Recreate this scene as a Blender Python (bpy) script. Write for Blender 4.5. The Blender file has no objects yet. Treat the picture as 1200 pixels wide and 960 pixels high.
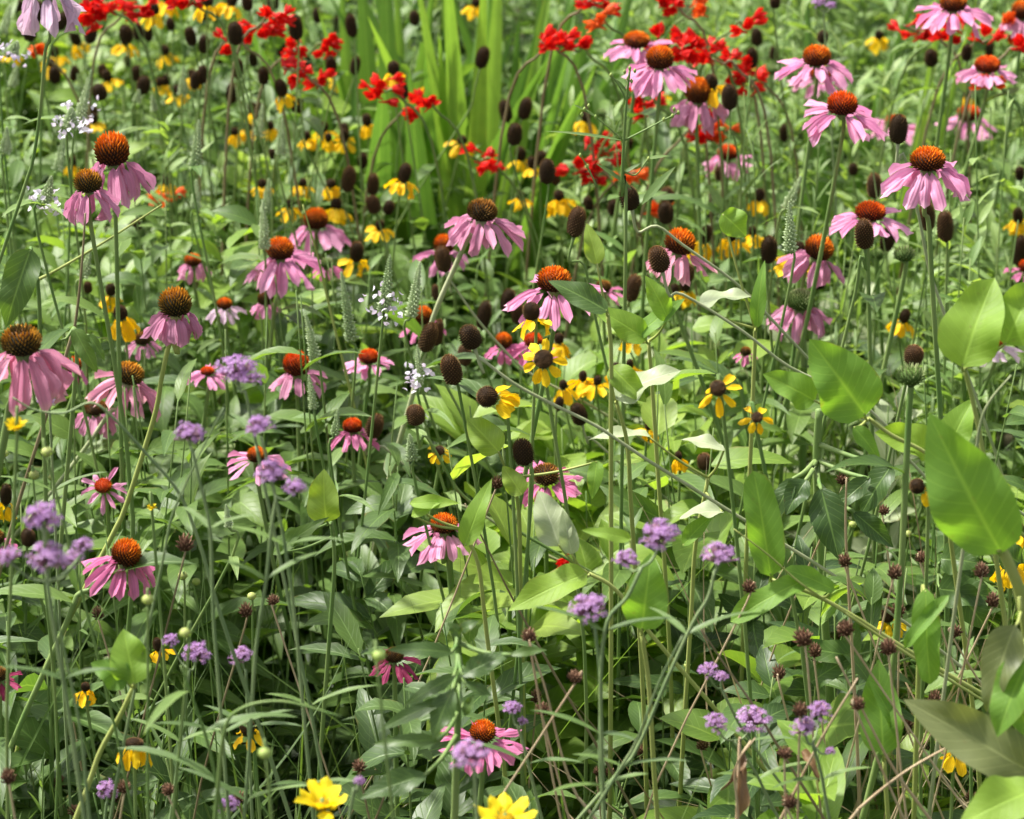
import bpy, math, random
import numpy as np
from mathutils import Vector, Matrix

random.seed(7)
RNG = np.random.default_rng(11)
R = math.radians
scene = bpy.context.scene
col = scene.collection

# ------------------------------------------------------------------ camera, sky, sun, exposure
CAM_H = 1.75
PITCH = 24.0
F = 3200.0                                   # focal length in photo pixels (1200 wide)
cam_d = bpy.data.cameras.new('camera')
cam = bpy.data.objects.new('camera', cam_d); col.objects.link(cam)
cam.location = (0, 0, CAM_H); cam.rotation_euler = (R(90 - PITCH), 0, 0)
cam_d.sensor_width = 36; cam_d.lens = 96; cam_d.clip_start = 0.05; cam_d.clip_end = 2000
cam_d.dof.use_dof = True; cam_d.dof.focus_distance = 2.5; cam_d.dof.aperture_fstop = 9.5
scene.camera = cam

SUN_EL, SUN_AZ = 58.0, 150.0                 # azimuth measured from +X, anticlockwise (behind-left of the bed)
world = bpy.data.worlds.new('World'); scene.world = world; world.use_nodes = True
wn = world.node_tree; wn.nodes.clear()
sky = wn.nodes.new('ShaderNodeTexSky'); sky.sky_type = 'NISHITA'; sky.sun_disc = False
sky.sun_elevation = R(SUN_EL); sky.sun_rotation = R(90 - SUN_AZ)
sky.air_density = 1.0; sky.dust_density = 4.0; sky.ozone_density = 0.6
bg = wn.nodes.new('ShaderNodeBackground'); bg.inputs['Strength'].default_value = 0.12
wo = wn.nodes.new('ShaderNodeOutputWorld')
hz = wn.nodes.new('ShaderNodeHueSaturation'); hz.inputs['Saturation'].default_value = 0.35   # thin high haze whitens the sky
wn.links.new(sky.outputs[0], hz.inputs['Color']); wn.links.new(hz.outputs[0], bg.inputs[0]); wn.links.new(bg.outputs[0], wo.inputs[0])
sl = bpy.data.lights.new('sun', 'SUN'); sl.energy = 4.4; sl.angle = R(4); sl.color = (1, 0.96, 0.88)
so = bpy.data.objects.new('sun', sl); col.objects.link(so)
sd = Vector((math.cos(R(SUN_EL)) * math.cos(R(SUN_AZ)), math.cos(R(SUN_EL)) * math.sin(R(SUN_AZ)), math.sin(R(SUN_EL))))
so.rotation_euler = sd.to_track_quat('Z', 'Y').to_euler(); so.location = (0, 0, 5)
vs = scene.view_settings
vs.view_transform = 'Standard'; vs.look = 'None'; vs.exposure = 1.02; vs.gamma = 1; vs.use_curve_mapping = False
scene.cycles.max_bounces = 6; scene.cycles.diffuse_bounces = 4; scene.cycles.glossy_bounces = 2
scene.cycles.transmission_bounces = 4

# ------------------------------------------------------------------ pixel <-> world
CP, SP = math.cos(R(PITCH)), math.sin(R(PITCH))
def P(px, py, d):
    u, v = (px - 600) / F, (py - 480) / F
    return np.array([u * d, d * (CP - v * SP), CAM_H - d * (SP + v * CP)])
def PY(px, py, Y):
    v = (py - 480) / F
    return P(px, py, Y / (CP - v * SP))
def dep_h(py, h):
    v = (py - 480) / F
    return (CAM_H - h) / (SP + v * CP)
def hgt(py, d):
    return CAM_H - d * (SP + (py - 480) / F * CP)
def proj(p):
    p = np.asarray(p, float); x, y, z = p[..., 0], p[..., 1], p[..., 2] - CAM_H
    d = y * CP - z * SP; up = y * SP + z * CP
    d = np.maximum(d, 1e-3)
    return 600 + F * x / d, 480 - F * up / d, d
CAMP = np.array([0, 0, CAM_H])

# ------------------------------------------------------------------ materials
def nodes(name):
    m = bpy.data.materials.new(name); m.use_nodes = True
    nt = m.node_tree; nt.nodes.clear()
    return m, nt
def N(nt, t, **kw):
    n = nt.nodes.new(t)
    for k, v in kw.items():
        if k in n.inputs: n.inputs[k].default_value = v
        else: setattr(n, k, v)
    return n
def math_(nt, op, a, b=None, clamp=False):
    n = nt.nodes.new('ShaderNodeMath'); n.operation = op; n.use_clamp = clamp
    for i, x in enumerate((a, b)):
        if x is None: continue
        if isinstance(x, (int, float)): n.inputs[i].default_value = x
        else: nt.links.new(x, n.inputs[i])
    return n.outputs[0]
def mix_(nt, fac, a, b, blend='MIX'):
    n = nt.nodes.new('ShaderNodeMix'); n.data_type = 'RGBA'; n.blend_type = blend
    for sock, x in ((n.inputs[0], fac), (n.inputs[6], a), (n.inputs[7], b)):
        if isinstance(x, (int, float)): sock.default_value = x
        elif isinstance(x, tuple): sock.default_value = (*x, 1)
        else: nt.links.new(x, sock)
    return n.outputs[2]
def ramp_(nt, fac, stops):
    n = nt.nodes.new('ShaderNodeValToRGB'); cr = n.color_ramp
    while len(cr.elements) < len(stops): cr.elements.new(0.5)
    for e, (p, c) in zip(cr.elements, stops): e.position = p; e.color = (*c, 1)
    nt.links.new(fac, n.inputs[0]); return n.outputs[0]

def finish(nt, colr, tcol, trans, rough, spec=0.4, bump=None, bstr=0.3, sheen=0):
    p = N(nt, 'ShaderNodeBsdfPrincipled', **{'Roughness': rough, 'Specular IOR Level': spec})
    nt.links.new(colr, p.inputs['Base Color'])
    if bump is not None:
        b = N(nt, 'ShaderNodeBump', Strength=bstr, Distance=0.001)
        nt.links.new(bump, b.inputs['Height']); nt.links.new(b.outputs[0], p.inputs['Normal'])
    out = nt.nodes.new('ShaderNodeOutputMaterial')
    if trans > 0:
        t = nt.nodes.new('ShaderNodeBsdfTranslucent'); nt.links.new(tcol, t.inputs[0])
        m = nt.nodes.new('ShaderNodeMixShader'); m.inputs[0].default_value = trans
        nt.links.new(p.outputs[0], m.inputs[1]); nt.links.new(t.outputs[0], m.inputs[2])
        nt.links.new(m.outputs[0], out.inputs[0])
    else: nt.links.new(p.outputs[0], out.inputs[0])

def leaf_mat(name, stops, under, tmul=(1.9, 1.9, 0.7), trans=0.38, rough=0.48, vein=0.25, nside=9, spec=0.45, edge=None):
    m, nt = nodes(name)
    a = N(nt, 'ShaderNodeAttribute', attribute_name='rnd')
    base = ramp_(nt, a.outputs['Fac'], stops)
    g = nt.nodes.new('ShaderNodeNewGeometry')
    nz = N(nt, 'ShaderNodeTexNoise', Scale=55.0, Detail=3.0)
    nt.links.new(g.outputs['Position'], nz.inputs['Vector'])
    base = mix_(nt, math_(nt, 'MULTIPLY', nz.outputs[0], 0.45), base, tuple(0.55 * x for x in stops[0][1]))
    uv = nt.nodes.new('ShaderNodeUVMap'); sx = nt.nodes.new('ShaderNodeSeparateXYZ')
    nt.links.new(uv.outputs[0], sx.inputs[0])
    au = math_(nt, 'ABSOLUTE', math_(nt, 'SUBTRACT', sx.outputs[0], 0.5))
    mid = math_(nt, 'SUBTRACT', 1.0, math_(nt, 'MULTIPLY', au, 22.0), True)
    ph = math_(nt, 'SUBTRACT', math_(nt, 'MULTIPLY', sx.outputs[1], float(nside)), math_(nt, 'MULTIPLY', au, 4.5))
    fr = math_(nt, 'FRACT', ph)
    tri = math_(nt, 'MULTIPLY', math_(nt, 'ABSOLUTE', math_(nt, 'SUBTRACT', fr, 0.5)), 2.0)
    side = math_(nt, 'SUBTRACT', 1.0, math_(nt, 'MULTIPLY', math_(nt, 'SUBTRACT', 1.0, tri), 6.0), True)
    vv = math_(nt, 'MAXIMUM', mid, math_(nt, 'MULTIPLY', side, 0.5))
    base = mix_(nt, math_(nt, 'MULTIPLY', vv, vein), base, tuple(min(1, 2.2 * x + 0.06) for x in stops[-1][1]))
    nb = N(nt, 'ShaderNodeTexNoise', Scale=160.0, Detail=2.0); nt.links.new(g.outputs['Position'], nb.inputs['Vector'])
    spot = math_(nt, 'MULTIPLY', math_(nt, 'SUBTRACT', nb.outputs[0], 0.68, True), 7.0, True)
    base = mix_(nt, math_(nt, 'MULTIPLY', spot, 0.5), base, (0.16, 0.12, 0.04))
    n3 = N(nt, 'ShaderNodeTexNoise', Scale=38.0, Detail=4.0); nt.links.new(g.outputs['Position'], n3.inputs['Vector'])
    edge_ = math_(nt, 'MULTIPLY', math_(nt, 'SUBTRACT', math_(nt, 'ADD', math_(nt, 'MULTIPLY', au, 1.0), math_(nt, 'MULTIPLY', n3.outputs[0], 0.5)), 0.76, True), 9.0, True)
    base = mix_(nt, math_(nt, 'MULTIPLY', edge_, 0.75), base, (0.24, 0.17, 0.05))
    two = mix_(nt, math_(nt, 'MULTIPLY', g.outputs['Backfacing'], 0.75), base, under)
    t = mix_(nt, 1.0, base, tmul, 'MULTIPLY')
    bumph = math_(nt, 'ADD', math_(nt, 'MULTIPLY', vv, -1.0), math_(nt, 'MULTIPLY', nz.outputs[0], 0.8))
    finish(nt, two, t, trans, rough, spec, bumph, 0.35)
    return m

M = {}
M['lance'] = leaf_mat('lance_leaf_green', [(0, (0.048, 0.098, 0.022)), (0.5, (0.092, 0.170, 0.034)), (1, (0.165, 0.265, 0.050))], (0.14, 0.22, 0.10))
M['fine'] = leaf_mat('fine_leaf_green', [(0, (0.088, 0.172, 0.042)), (0.5, (0.155, 0.265, 0.068)), (1, (0.27, 0.38, 0.12))], (0.19, 0.28, 0.12))
M['broad'] = leaf_mat('broad_leaf_green', [(0, (0.11, 0.20, 0.030)), (0.5, (0.19, 0.31, 0.042)), (1, (0.31, 0.42, 0.07))], (0.26, 0.36, 0.20), vein=0.18, trans=0.42)
M['big'] = leaf_mat('big_leaf_yellow_green', [(0, (0.11, 0.215, 0.04)), (0.5, (0.165, 0.315, 0.045)), (1, (0.28, 0.42, 0.055))], (0.24, 0.34, 0.16), vein=0.16, trans=0.42, nside=11, rough=0.55, spec=0.3)
M['pale'] = leaf_mat('pale_leaf_silver', [(0, (0.30, 0.38, 0.19)), (1, (0.50, 0.55, 0.34))], (0.48, 0.54, 0.36), tmul=(1.1, 1.2, 0.7), vein=0.2, trans=0.3)
M['tooth'] = leaf_mat('toothed_leaf_green', [(0, (0.040, 0.085, 0.024)), (0.5, (0.078, 0.142, 0.034)), (1, (0.13, 0.215, 0.045))], (0.13, 0.21, 0.10), vein=0.35, rough=0.44, spec=0.45)
M['linear'] = leaf_mat('linear_leaf_bluegreen', [(0, (0.090, 0.155, 0.050)), (0.5, (0.14, 0.23, 0.065)), (1, (0.20, 0.31, 0.08))], (0.20, 0.28, 0.16), vein=0.1)
M['sword'] = leaf_mat('sword_leaf_green', [(0, (0.070, 0.155, 0.032)), (0.5, (0.13, 0.26, 0.042)), (1, (0.25, 0.41, 0.055))], (0.17, 0.29, 0.07), tmul=(1.5, 1.5, 0.9), vein=0.2, nside=1, trans=0.36)
M['olive'] = leaf_mat('olive_wilting_leaf', [(0, (0.14, 0.17, 0.06)), (1, (0.24, 0.26, 0.11))], (0.26, 0.28, 0.16), vein=0.25)
M['dead'] = leaf_mat('dead_leaf_brown', [(0, (0.16, 0.085, 0.035)), (1, (0.38, 0.25, 0.13))], (0.35, 0.24, 0.14), tmul=(1.3, 1.0, 0.7), trans=0.2)
M['straw'] = leaf_mat('straw_blade', [(0, (0.30, 0.21, 0.11)), (1, (0.60, 0.50, 0.30))], (0.5, 0.4, 0.25), tmul=(1.1, 1.0, .8), vein=.1, trans=.15)
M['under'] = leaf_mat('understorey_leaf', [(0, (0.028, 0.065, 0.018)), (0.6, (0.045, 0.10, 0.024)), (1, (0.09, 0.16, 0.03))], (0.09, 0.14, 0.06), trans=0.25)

def petal_mat(name, c1, c2, tip, trans=0.35, rough=0.55, streak=26.0, tmul=(1.15, 1.0, 1.1)):
    m, nt = nodes(name)
    oi = nt.nodes.new('ShaderNodeObjectInfo')
    base = mix_(nt, oi.outputs['Random'], c1, c2)
    uv = nt.nodes.new('ShaderNodeUVMap'); sx = nt.nodes.new('ShaderNodeSeparateXYZ'); nt.links.new(uv.outputs[0], sx.inputs[0])
    st = math_(nt, 'SINE', math_(nt, 'MULTIPLY', sx.outputs[0], streak))
    nz = N(nt, 'ShaderNodeTexNoise', Scale=90.0, Detail=2.0)
    g = nt.nodes.new('ShaderNodeNewGeometry'); nt.links.new(g.outputs['Position'], nz.inputs['Vector'])
    base = mix_(nt, math_(nt, 'ADD', math_(nt, 'MULTIPLY', st, 0.10), math_(nt, 'MULTIPLY', nz.outputs[0], 0.28), True), base, tuple(0.55 * x for x in c1))
    tf = math_(nt, 'MULTIPLY', math_(nt, 'SUBTRACT', sx.outputs[1], 0.78, True), 4.0, True)
    base = mix_(nt, math_(nt, 'MULTIPLY', tf, 0.6), base, tip)
    bs = math_(nt, 'MULTIPLY', math_(nt, 'SUBTRACT', 0.22, sx.outputs[1], True), 3.0, True)
    base = mix_(nt, bs, base, tuple(0.6 * x for x in c1))
    finish(nt, base, mix_(nt, 1.0, base, tmul, 'MULTIPLY'), trans, rough, 0.25, st, 0.25)
    return m
M['pink'] = petal_mat('petal_pink', (0.69, 0.25, 0.45), (0.78, 0.37, 0.56), (0.84, 0.54, 0.64))
M['mauve'] = petal_mat('petal_mauve', (0.58, 0.23, 0.37), (0.67, 0.32, 0.47), (0.72, 0.42, 0.52))
M['magenta'] = petal_mat('petal_magenta', (0.64, 0.17, 0.36), (0.72, 0.24, 0.44), (0.76, 0.36, 0.48))
M['salmon'] = petal_mat('petal_salmon', (0.69, 0.28, 0.41), (0.78, 0.38, 0.50), (0.84, 0.60, 0.48))
M['palepink'] = petal_mat('petal_pale_pink', (0.62, 0.44, 0.58), (0.74, 0.56, 0.68), (0.75, 0.62, 0.62))
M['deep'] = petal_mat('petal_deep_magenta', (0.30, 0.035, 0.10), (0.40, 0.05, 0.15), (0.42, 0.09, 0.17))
M['yellow'] = petal_mat('petal_yellow', (0.94, 0.54, 0.006), (0.98, 0.68, 0.010), (0.98, 0.72, 0.03), streak=34.0, tmul=(1.1, 1.0, .6))
M['lemon'] = petal_mat('petal_lemon', (0.88, 0.68, 0.012), (0.92, 0.76, 0.02), (0.92, 0.8, 0.05), streak=34.0, tmul=(1.1, 1.0, .6))
M['red'] = petal_mat('petal_scarlet', (0.60, 0.008, 0.008), (0.76, 0.018, 0.010), (0.82, 0.05, 0.015), streak=12.0, tmul=(1.2, 1.0, .8))
M['redorange'] = petal_mat('petal_orange_red', (0.75, 0.10, 0.012), (0.82, 0.16, 0.02), (0.85, 0.22, 0.03), streak=12.0)
M['white'] = petal_mat('petal_lavender_white', (0.72, 0.66, 0.80), (0.82, 0.78, 0.88), (0.85, 0.82, 0.9))
M['lilac'] = petal_mat('floret_lilac', (0.60, 0.34, 0.70), (0.80, 0.52, 0.82), (0.85, 0.62, 0.88), streak=6.0)

def cone_mat(name, low, mid, tip_low, tip_high, cut=0.45):
    """florets: 'rnd' runs up the cone, uv.y from a floret's foot to its tip"""
    m, nt = nodes(name)
    a = N(nt, 'ShaderNodeAttribute', attribute_name='rnd')
    uv = nt.nodes.new('ShaderNodeUVMap'); sx = nt.nodes.new('ShaderNodeSeparateXYZ'); nt.links.new(uv.outputs[0], sx.inputs[0])
    tips = ramp_(nt, a.outputs['Fac'], [(0.0, tip_low), (cut * .75, tuple(0.8 * p + 0.2 * q for p, q in zip(tip_low, tip_high))), (min(.95, cut * 1.3), tip_high), (1.0, tip_high)])  # floret colour plus light from above put into both ramps: dark low, bright high
    foot = ramp_(nt, a.outputs['Fac'], [(0.0, low), (cut, low), (1.0, mid)])
    c = mix_(nt, math_(nt, 'POWER', sx.outputs[1], 0.7), foot, tips)
    g = nt.nodes.new('ShaderNodeNewGeometry'); nz = N(nt, 'ShaderNodeTexNoise', Scale=300.0)
    nt.links.new(g.outputs['Position'], nz.inputs['Vector'])
    c = mix_(nt, math_(nt, 'MULTIPLY', nz.outputs[0], 0.15), c, low)
    finish(nt, c, c, 0.0, 0.75, 0.12)
    return m
M['c_orange'] = cone_mat('cone_orange', (0.035, 0.015, 0.010), (0.60, 0.12, 0.008), (0.07, 0.022, 0.010), (1.0, 0.27, 0.010), 0.56)
M['c_red'] = cone_mat('cone_orange_red', (0.04, 0.012, 0.010), (0.55, 0.07, 0.008), (0.12, 0.022, 0.010), (1.0, 0.17, 0.010), 0.5)
M['c_olive'] = cone_mat('cone_olive', (0.022, 0.020, 0.012), (0.28, 0.09, 0.012), (0.07, 0.06, 0.015), (0.80, 0.36, 0.03), 0.65)
M['c_dark'] = cone_mat('cone_dark', (0.020, 0.016, 0.010), (0.05, 0.024, 0.012), (0.08, 0.06, 0.02), (0.55, 0.24, 0.04), 0.7)
M['c_brown'] = cone_mat('cone_brown', (0.040, 0.022, 0.011), (0.070, 0.034, 0.014), (0.12, 0.078, 0.030), (0.33, 0.165, 0.065), 0.6)
M['c_black'] = cone_mat('cone_black_brown', (0.024, 0.014, 0.007), (0.032, 0.018, 0.009), (0.065, 0.044, 0.016), (0.18, 0.095, 0.035), 0.6)
M['c_green'] = cone_mat('cone_green', (0.05, 0.09, 0.02), (0.10, 0.16, 0.03), (0.14, 0.22, 0.06), (0.42, 0.46, 0.22), 0.6)
M['c_seed'] = cone_mat('seed_head_brown', (0.06, 0.028, 0.016), (0.12, 0.055, 0.032), (0.15, 0.08, 0.05), (0.32, 0.19, 0.12), 0.5)
M['c_yellow'] = cone_mat('disc_yellow', (0.25, 0.16, 0.01), (0.5, 0.33, 0.01), (0.6, 0.4, 0.02), (0.8, 0.6, 0.03), 0.5)

def stem_mat(name, c1, c2, rough=0.55):
    m, nt = nodes(name)
    g = nt.nodes.new('ShaderNodeNewGeometry')
    mp = N(nt, 'ShaderNodeMapping'); mp.inputs['Scale'].default_value = (60, 60, 9)
    nt.links.new(g.outputs['Position'], mp.inputs[0])
    nz = N(nt, 'ShaderNodeTexNoise', Scale=1.0, Detail=3.0); nt.links.new(mp.outputs[0], nz.inputs['Vector'])
    c = mix_(nt, math_(nt, 'MULTIPLY', math_(nt, 'SUBTRACT', nz.outputs[0], 0.3, True), 2.4, True), c1, c2)
    finish(nt, c, c, 0, rough, 0.3)
    return m
M['stem'] = stem_mat('stem_green', (0.10, 0.19, 0.045), (0.21, 0.28, 0.09))
M['stem_pale'] = stem_mat('stem_pale', (0.25, 0.30, 0.14), (0.40, 0.42, 0.25))
M['stem_blue'] = stem_mat('stem_greygreen', (0.13, 0.20, 0.085), (0.24, 0.31, 0.14))
M['stem_straw'] = stem_mat('stem_straw', (0.38, 0.27, 0.16), (0.55, 0.44, 0.28))
M['stem_brown'] = stem_mat('stem_brown', (0.16, 0.12, 0.06), (0.28, 0.23, 0.13))
M['stem_yellow'] = stem_mat('stem_yellowgreen', (0.24, 0.29, 0.07), (0.36, 0.40, 0.12))
M['calyx'] = stem_mat('calyx_purple', (0.20, 0.10, 0.14), (0.36, 0.20, 0.28))
M['budgreen'] = stem_mat('bud_green', (0.20, 0.30, 0.06), (0.36, 0.44, 0.12))
M['spikebud'] = stem_mat('spike_bud_grey', (0.26, 0.36, 0.16), (0.54, 0.62, 0.38))

def soil_mat():
    m, nt = nodes('dark_soil')
    g = nt.nodes.new('ShaderNodeNewGeometry')
    nz = N(nt, 'ShaderNodeTexNoise', Scale=9.0, Detail=8.0); nt.links.new(g.outputs['Position'], nz.inputs['Vector'])
    n2 = N(nt, 'ShaderNodeTexNoise', Scale=0.6, Detail=3.0); nt.links.new(g.outputs['Position'], n2.inputs['Vector'])
    c = ramp_(nt, nz.outputs[0], [(0.3, (0.018, 0.012, 0.008)), (0.7, (0.075, 0.052, 0.032))])
    c = mix_(nt, math_(nt, 'MULTIPLY', n2.outputs[0], 0.8), c, (0.035, 0.06, 0.018))
    finish(nt, c, c, 0, 0.9, 0.2, nz.outputs[0], 1.0)
    return m
M['soil'] = soil_mat()

# ------------------------------------------------------------------ mesh building
class MB:
    def __init__(s): s.V, s.Q, s.T, s.U, s.A, s.n = [], [], [], [], [], 0
    def add(s, V, quads=None, tris=None, U=None, A=None):
        V = np.asarray(V, float).reshape(-1, 3); k = len(V)
        s.V.append(V)
        if quads is not None and len(quads): s.Q.append(np.asarray(quads, int).reshape(-1, 4) + s.n)
        if tris is not None and len(tris): s.T.append(np.asarray(tris, int).reshape(-1, 3) + s.n)
        s.U.append(np.zeros((k, 2)) if U is None else np.asarray(U, float).reshape(-1, 2))
        s.A.append(np.full(k, 0.5) if A is None else np.broadcast_to(np.asarray(A, float).ravel() if np.ndim(A) else float(A), (k,)))
        s.n += k
    def mesh(s, name, mat, origin=(0, 0, 0), smooth=True):
        V = np.concatenate(s.V) - np.asarray(origin, float)
        Q = np.concatenate(s.Q) if s.Q else np.zeros((0, 4), int)
        T = np.concatenate(s.T) if s.T else np.zeros((0, 3), int)
        U = np.concatenate(s.U); A = np.concatenate(s.A)
        me = bpy.data.meshes.new(name)
        me.vertices.add(len(V)); me.vertices.foreach_set('co', V.astype(np.float32).ravel())
        L = np.concatenate([Q.ravel(), T.ravel()]).astype(np.int32)
        me.loops.add(len(L)); me.loops.foreach_set('vertex_index', L)
        st = np.concatenate([np.arange(len(Q)) * 4, len(Q) * 4 + np.arange(len(T)) * 3]).astype(np.int32)
        me.polygons.add(len(st)); me.polygons.foreach_set('loop_start', st)
        me.polygons.foreach_set('use_smooth', np.full(len(st), smooth))
        me.update(calc_edges=True)
        uvl = me.uv_layers.new(name='UVMap'); uvl.data.foreach_set('uv', U[L].astype(np.float32).ravel())
        at = me.attributes.new('rnd', 'FLOAT', 'POINT'); at.data.foreach_set('value', A.astype(np.float32))
        me.materials.append(mat if not isinstance(mat, str) else M[mat]); me.validate()
        return me
def link(name, me, parent=None, loc=(0, 0, 0)):
    o = bpy.data.objects.new(name, me); col.objects.link(o)
    if parent is not None: o.parent = parent
    o.location = loc
    return o
def part(name, mb, mat, parent, smooth=True):
    return link(name, mb.mesh(name, mat, tuple(parent['_o']) if parent else (0, 0, 0), smooth), parent)
ROOTS = []
def thing(name, label, cat, loc, group=None):
    o = bpy.data.objects.new(name, None); col.objects.link(o); o.empty_display_size = 0.02
    o.location = tuple(float(x) for x in loc); o['label'] = label; o['category'] = cat
    if group: o['group'] = group
    o['_o'] = [float(x) for x in loc]
    ROOTS.append(o)
    return o

def nrm(v): 
    v = np.asarray(v, float); return v / np.maximum(np.linalg.norm(v, axis=-1, keepdims=True), 1e-9)
def prof(kind, t):
    a, b = {'lance': (0.75, 1.1), 'ovate': (0.5, 0.95), 'heart': (0.34, 0.8), 'linear': (0.3, 0.6), 'sword': (0.18, 0.75),
            'petal': (0.45, 0.22), 'ray': (0.5, 0.3), 'broadpetal': (0.6, 0.35), 'oblong': (0.4, 0.42), 'grass': (0.15, 0.9)}[kind]
    w = np.power(np.maximum(t, 0), a) * np.power(np.maximum(1 - t, 0), b)
    tm = a / (a + b)
    return w / (tm ** a * (1 - tm) ** b)

def leaves(mb, base, D, Nn, L, W, curl, fold=0.25, kind='lance', nv=6, nu=2, rnd=0.5, wave=0.0, tooth=0.0, twist=0.0):
    base = np.atleast_2d(base); n = len(base)
    D = nrm(np.atleast_2d(D)); Nn = np.atleast_2d(Nn)
    Nn = nrm(Nn - D * np.sum(Nn * D, 1, keepdims=True))
    S = np.cross(D, Nn)
    f = lambda x: np.broadcast_to(np.asarray(x, float), (n,)).reshape(n, 1, 1)
    L, W, c, fo, rn, wv, tw = map(f, (L, W, curl, fold, rnd, wave, twist))
    c = np.where(np.abs(c) < 1e-3, 1e-3, c)
    t = np.linspace(0, 1, nv + 1).reshape(1, -1, 1); s = np.linspace(-1, 1, nu + 1).reshape(1, 1, -1)
    w = W / 2 * prof(kind, t)
    w = np.maximum(w, W * 0.02 * (t < 0.5))
    if tooth:
        tt = np.where(np.arange(nv + 1) % 2 == 0, 1 - tooth, 1.0).reshape(1, -1, 1); w = w * tt
    B, DD, NN, SS = (a.reshape(n, 1, 1, 3) for a in (base, D, Nn, S))
    e = lambda a: a[..., None]
    al, dn = L * np.sin(c * t) / c, -L * (1 - np.cos(c * t)) / c
    ctr = B + e(al) * DD + e(dn) * NN
    Nt = NN * e(np.cos(c * t)) + DD * e(np.sin(c * t))
    ph = RNG.uniform(0, 6.28, (n, 1, 1))
    an = tw * t
    Sx = SS * e(np.cos(an)) + Nt * e(np.sin(an)); Nx = Nt * e(np.cos(an)) - SS * e(np.sin(an))
    lift = np.abs(s) * w * np.sin(fo) + wv * w * s * np.sin(ph + t * 9) * np.ones_like(s) + wv * 0.5 * w * np.abs(s) * np.cos(ph * 2 + t * 14)
    pos = ctr + e(s * w * np.cos(fo)) * Sx + e(lift) * Nx
    nvv, nuu = nv + 1, nu + 1
    idx = np.arange(nvv * nuu).reshape(nvv, nuu)
    q = np.stack([idx[:-1, :-1], idx[:-1, 1:], idx[1:, 1:], idx[1:, :-1]], -1).reshape(1, -1, 4)
    q = (q + (np.arange(n) * nvv * nuu).reshape(n, 1, 1)).reshape(-1, 4)
    U = np.stack(np.broadcast_arrays((s + 1) / 2, t), -1).reshape(1, -1, 2).repeat(n, 0)
    A = np.broadcast_to(rn, (n, nvv, nuu)).reshape(-1)
    mb.add(pos.reshape(-1, 3), q, None, U.reshape(-1, 2), A)

def smooth_path(pts, n=6):
    pts = [np.asarray(p, float) for p in pts]
    if len(pts) < 3: 
        return np.array([pts[0] + (pts[1] - pts[0]) * i / n for i in range(n + 1)])
    P_ = [2 * pts[0] - pts[1]] + pts + [2 * pts[-1] - pts[-2]]
    out = []
    for i in range(1, len(P_) - 2):
        a, b, c, d = P_[i - 1:i + 3]
        for k in range(n):
            t = k / n
            out.append(0.5 * (2 * b + (c - a) * t + (2 * a - 5 * b + 4 * c - d) * t * t + (3 * b - a - 3 * c + d) * t ** 3))
    out.append(pts[-1]); return np.array(out)
def tube(mb, pts, r0, r1=None, k=6, rnd=0.5, radii=None):
    pts = np.asarray(pts, float); n = len(pts)
    if radii is None: radii = np.linspace(r0, r0 if r1 is None else r1, n)
    tan = nrm(np.gradient(pts, axis=0))
    ref = np.array([0.3, 1, 0.1]); a = nrm(np.cross(tan, ref)); b = np.cross(tan, a)
    an = np.linspace(0, 2 * np.pi, k, endpoint=False)
    V = pts[:, None] + (a[:, None] * np.cos(an)[None, :, None] + b[:, None] * np.sin(an)[None, :, None]) * np.asarray(radii)[:, None, None]
    i = np.arange(n * k).reshape(n, k); j = np.roll(i, -1, 1)
    q = np.stack([i[:-1], j[:-1], j[1:], i[1:]], -1).reshape(-1, 4)
    U = np.stack(np.broadcast_arrays(np.linspace(0, 1, k)[None], np.linspace(0, 1, n)[:, None]), -1).reshape(-1, 2)
    V = V.reshape(-1, 3)
    cap = [[i[0, 0], i[0, x + 1], i[0, x]] for x in range(1, k - 1)] + [[i[-1, 0], i[-1, x], i[-1, x + 1]] for x in range(1, k - 1)]
    mb.add(V, q, cap, U, rnd)

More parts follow.
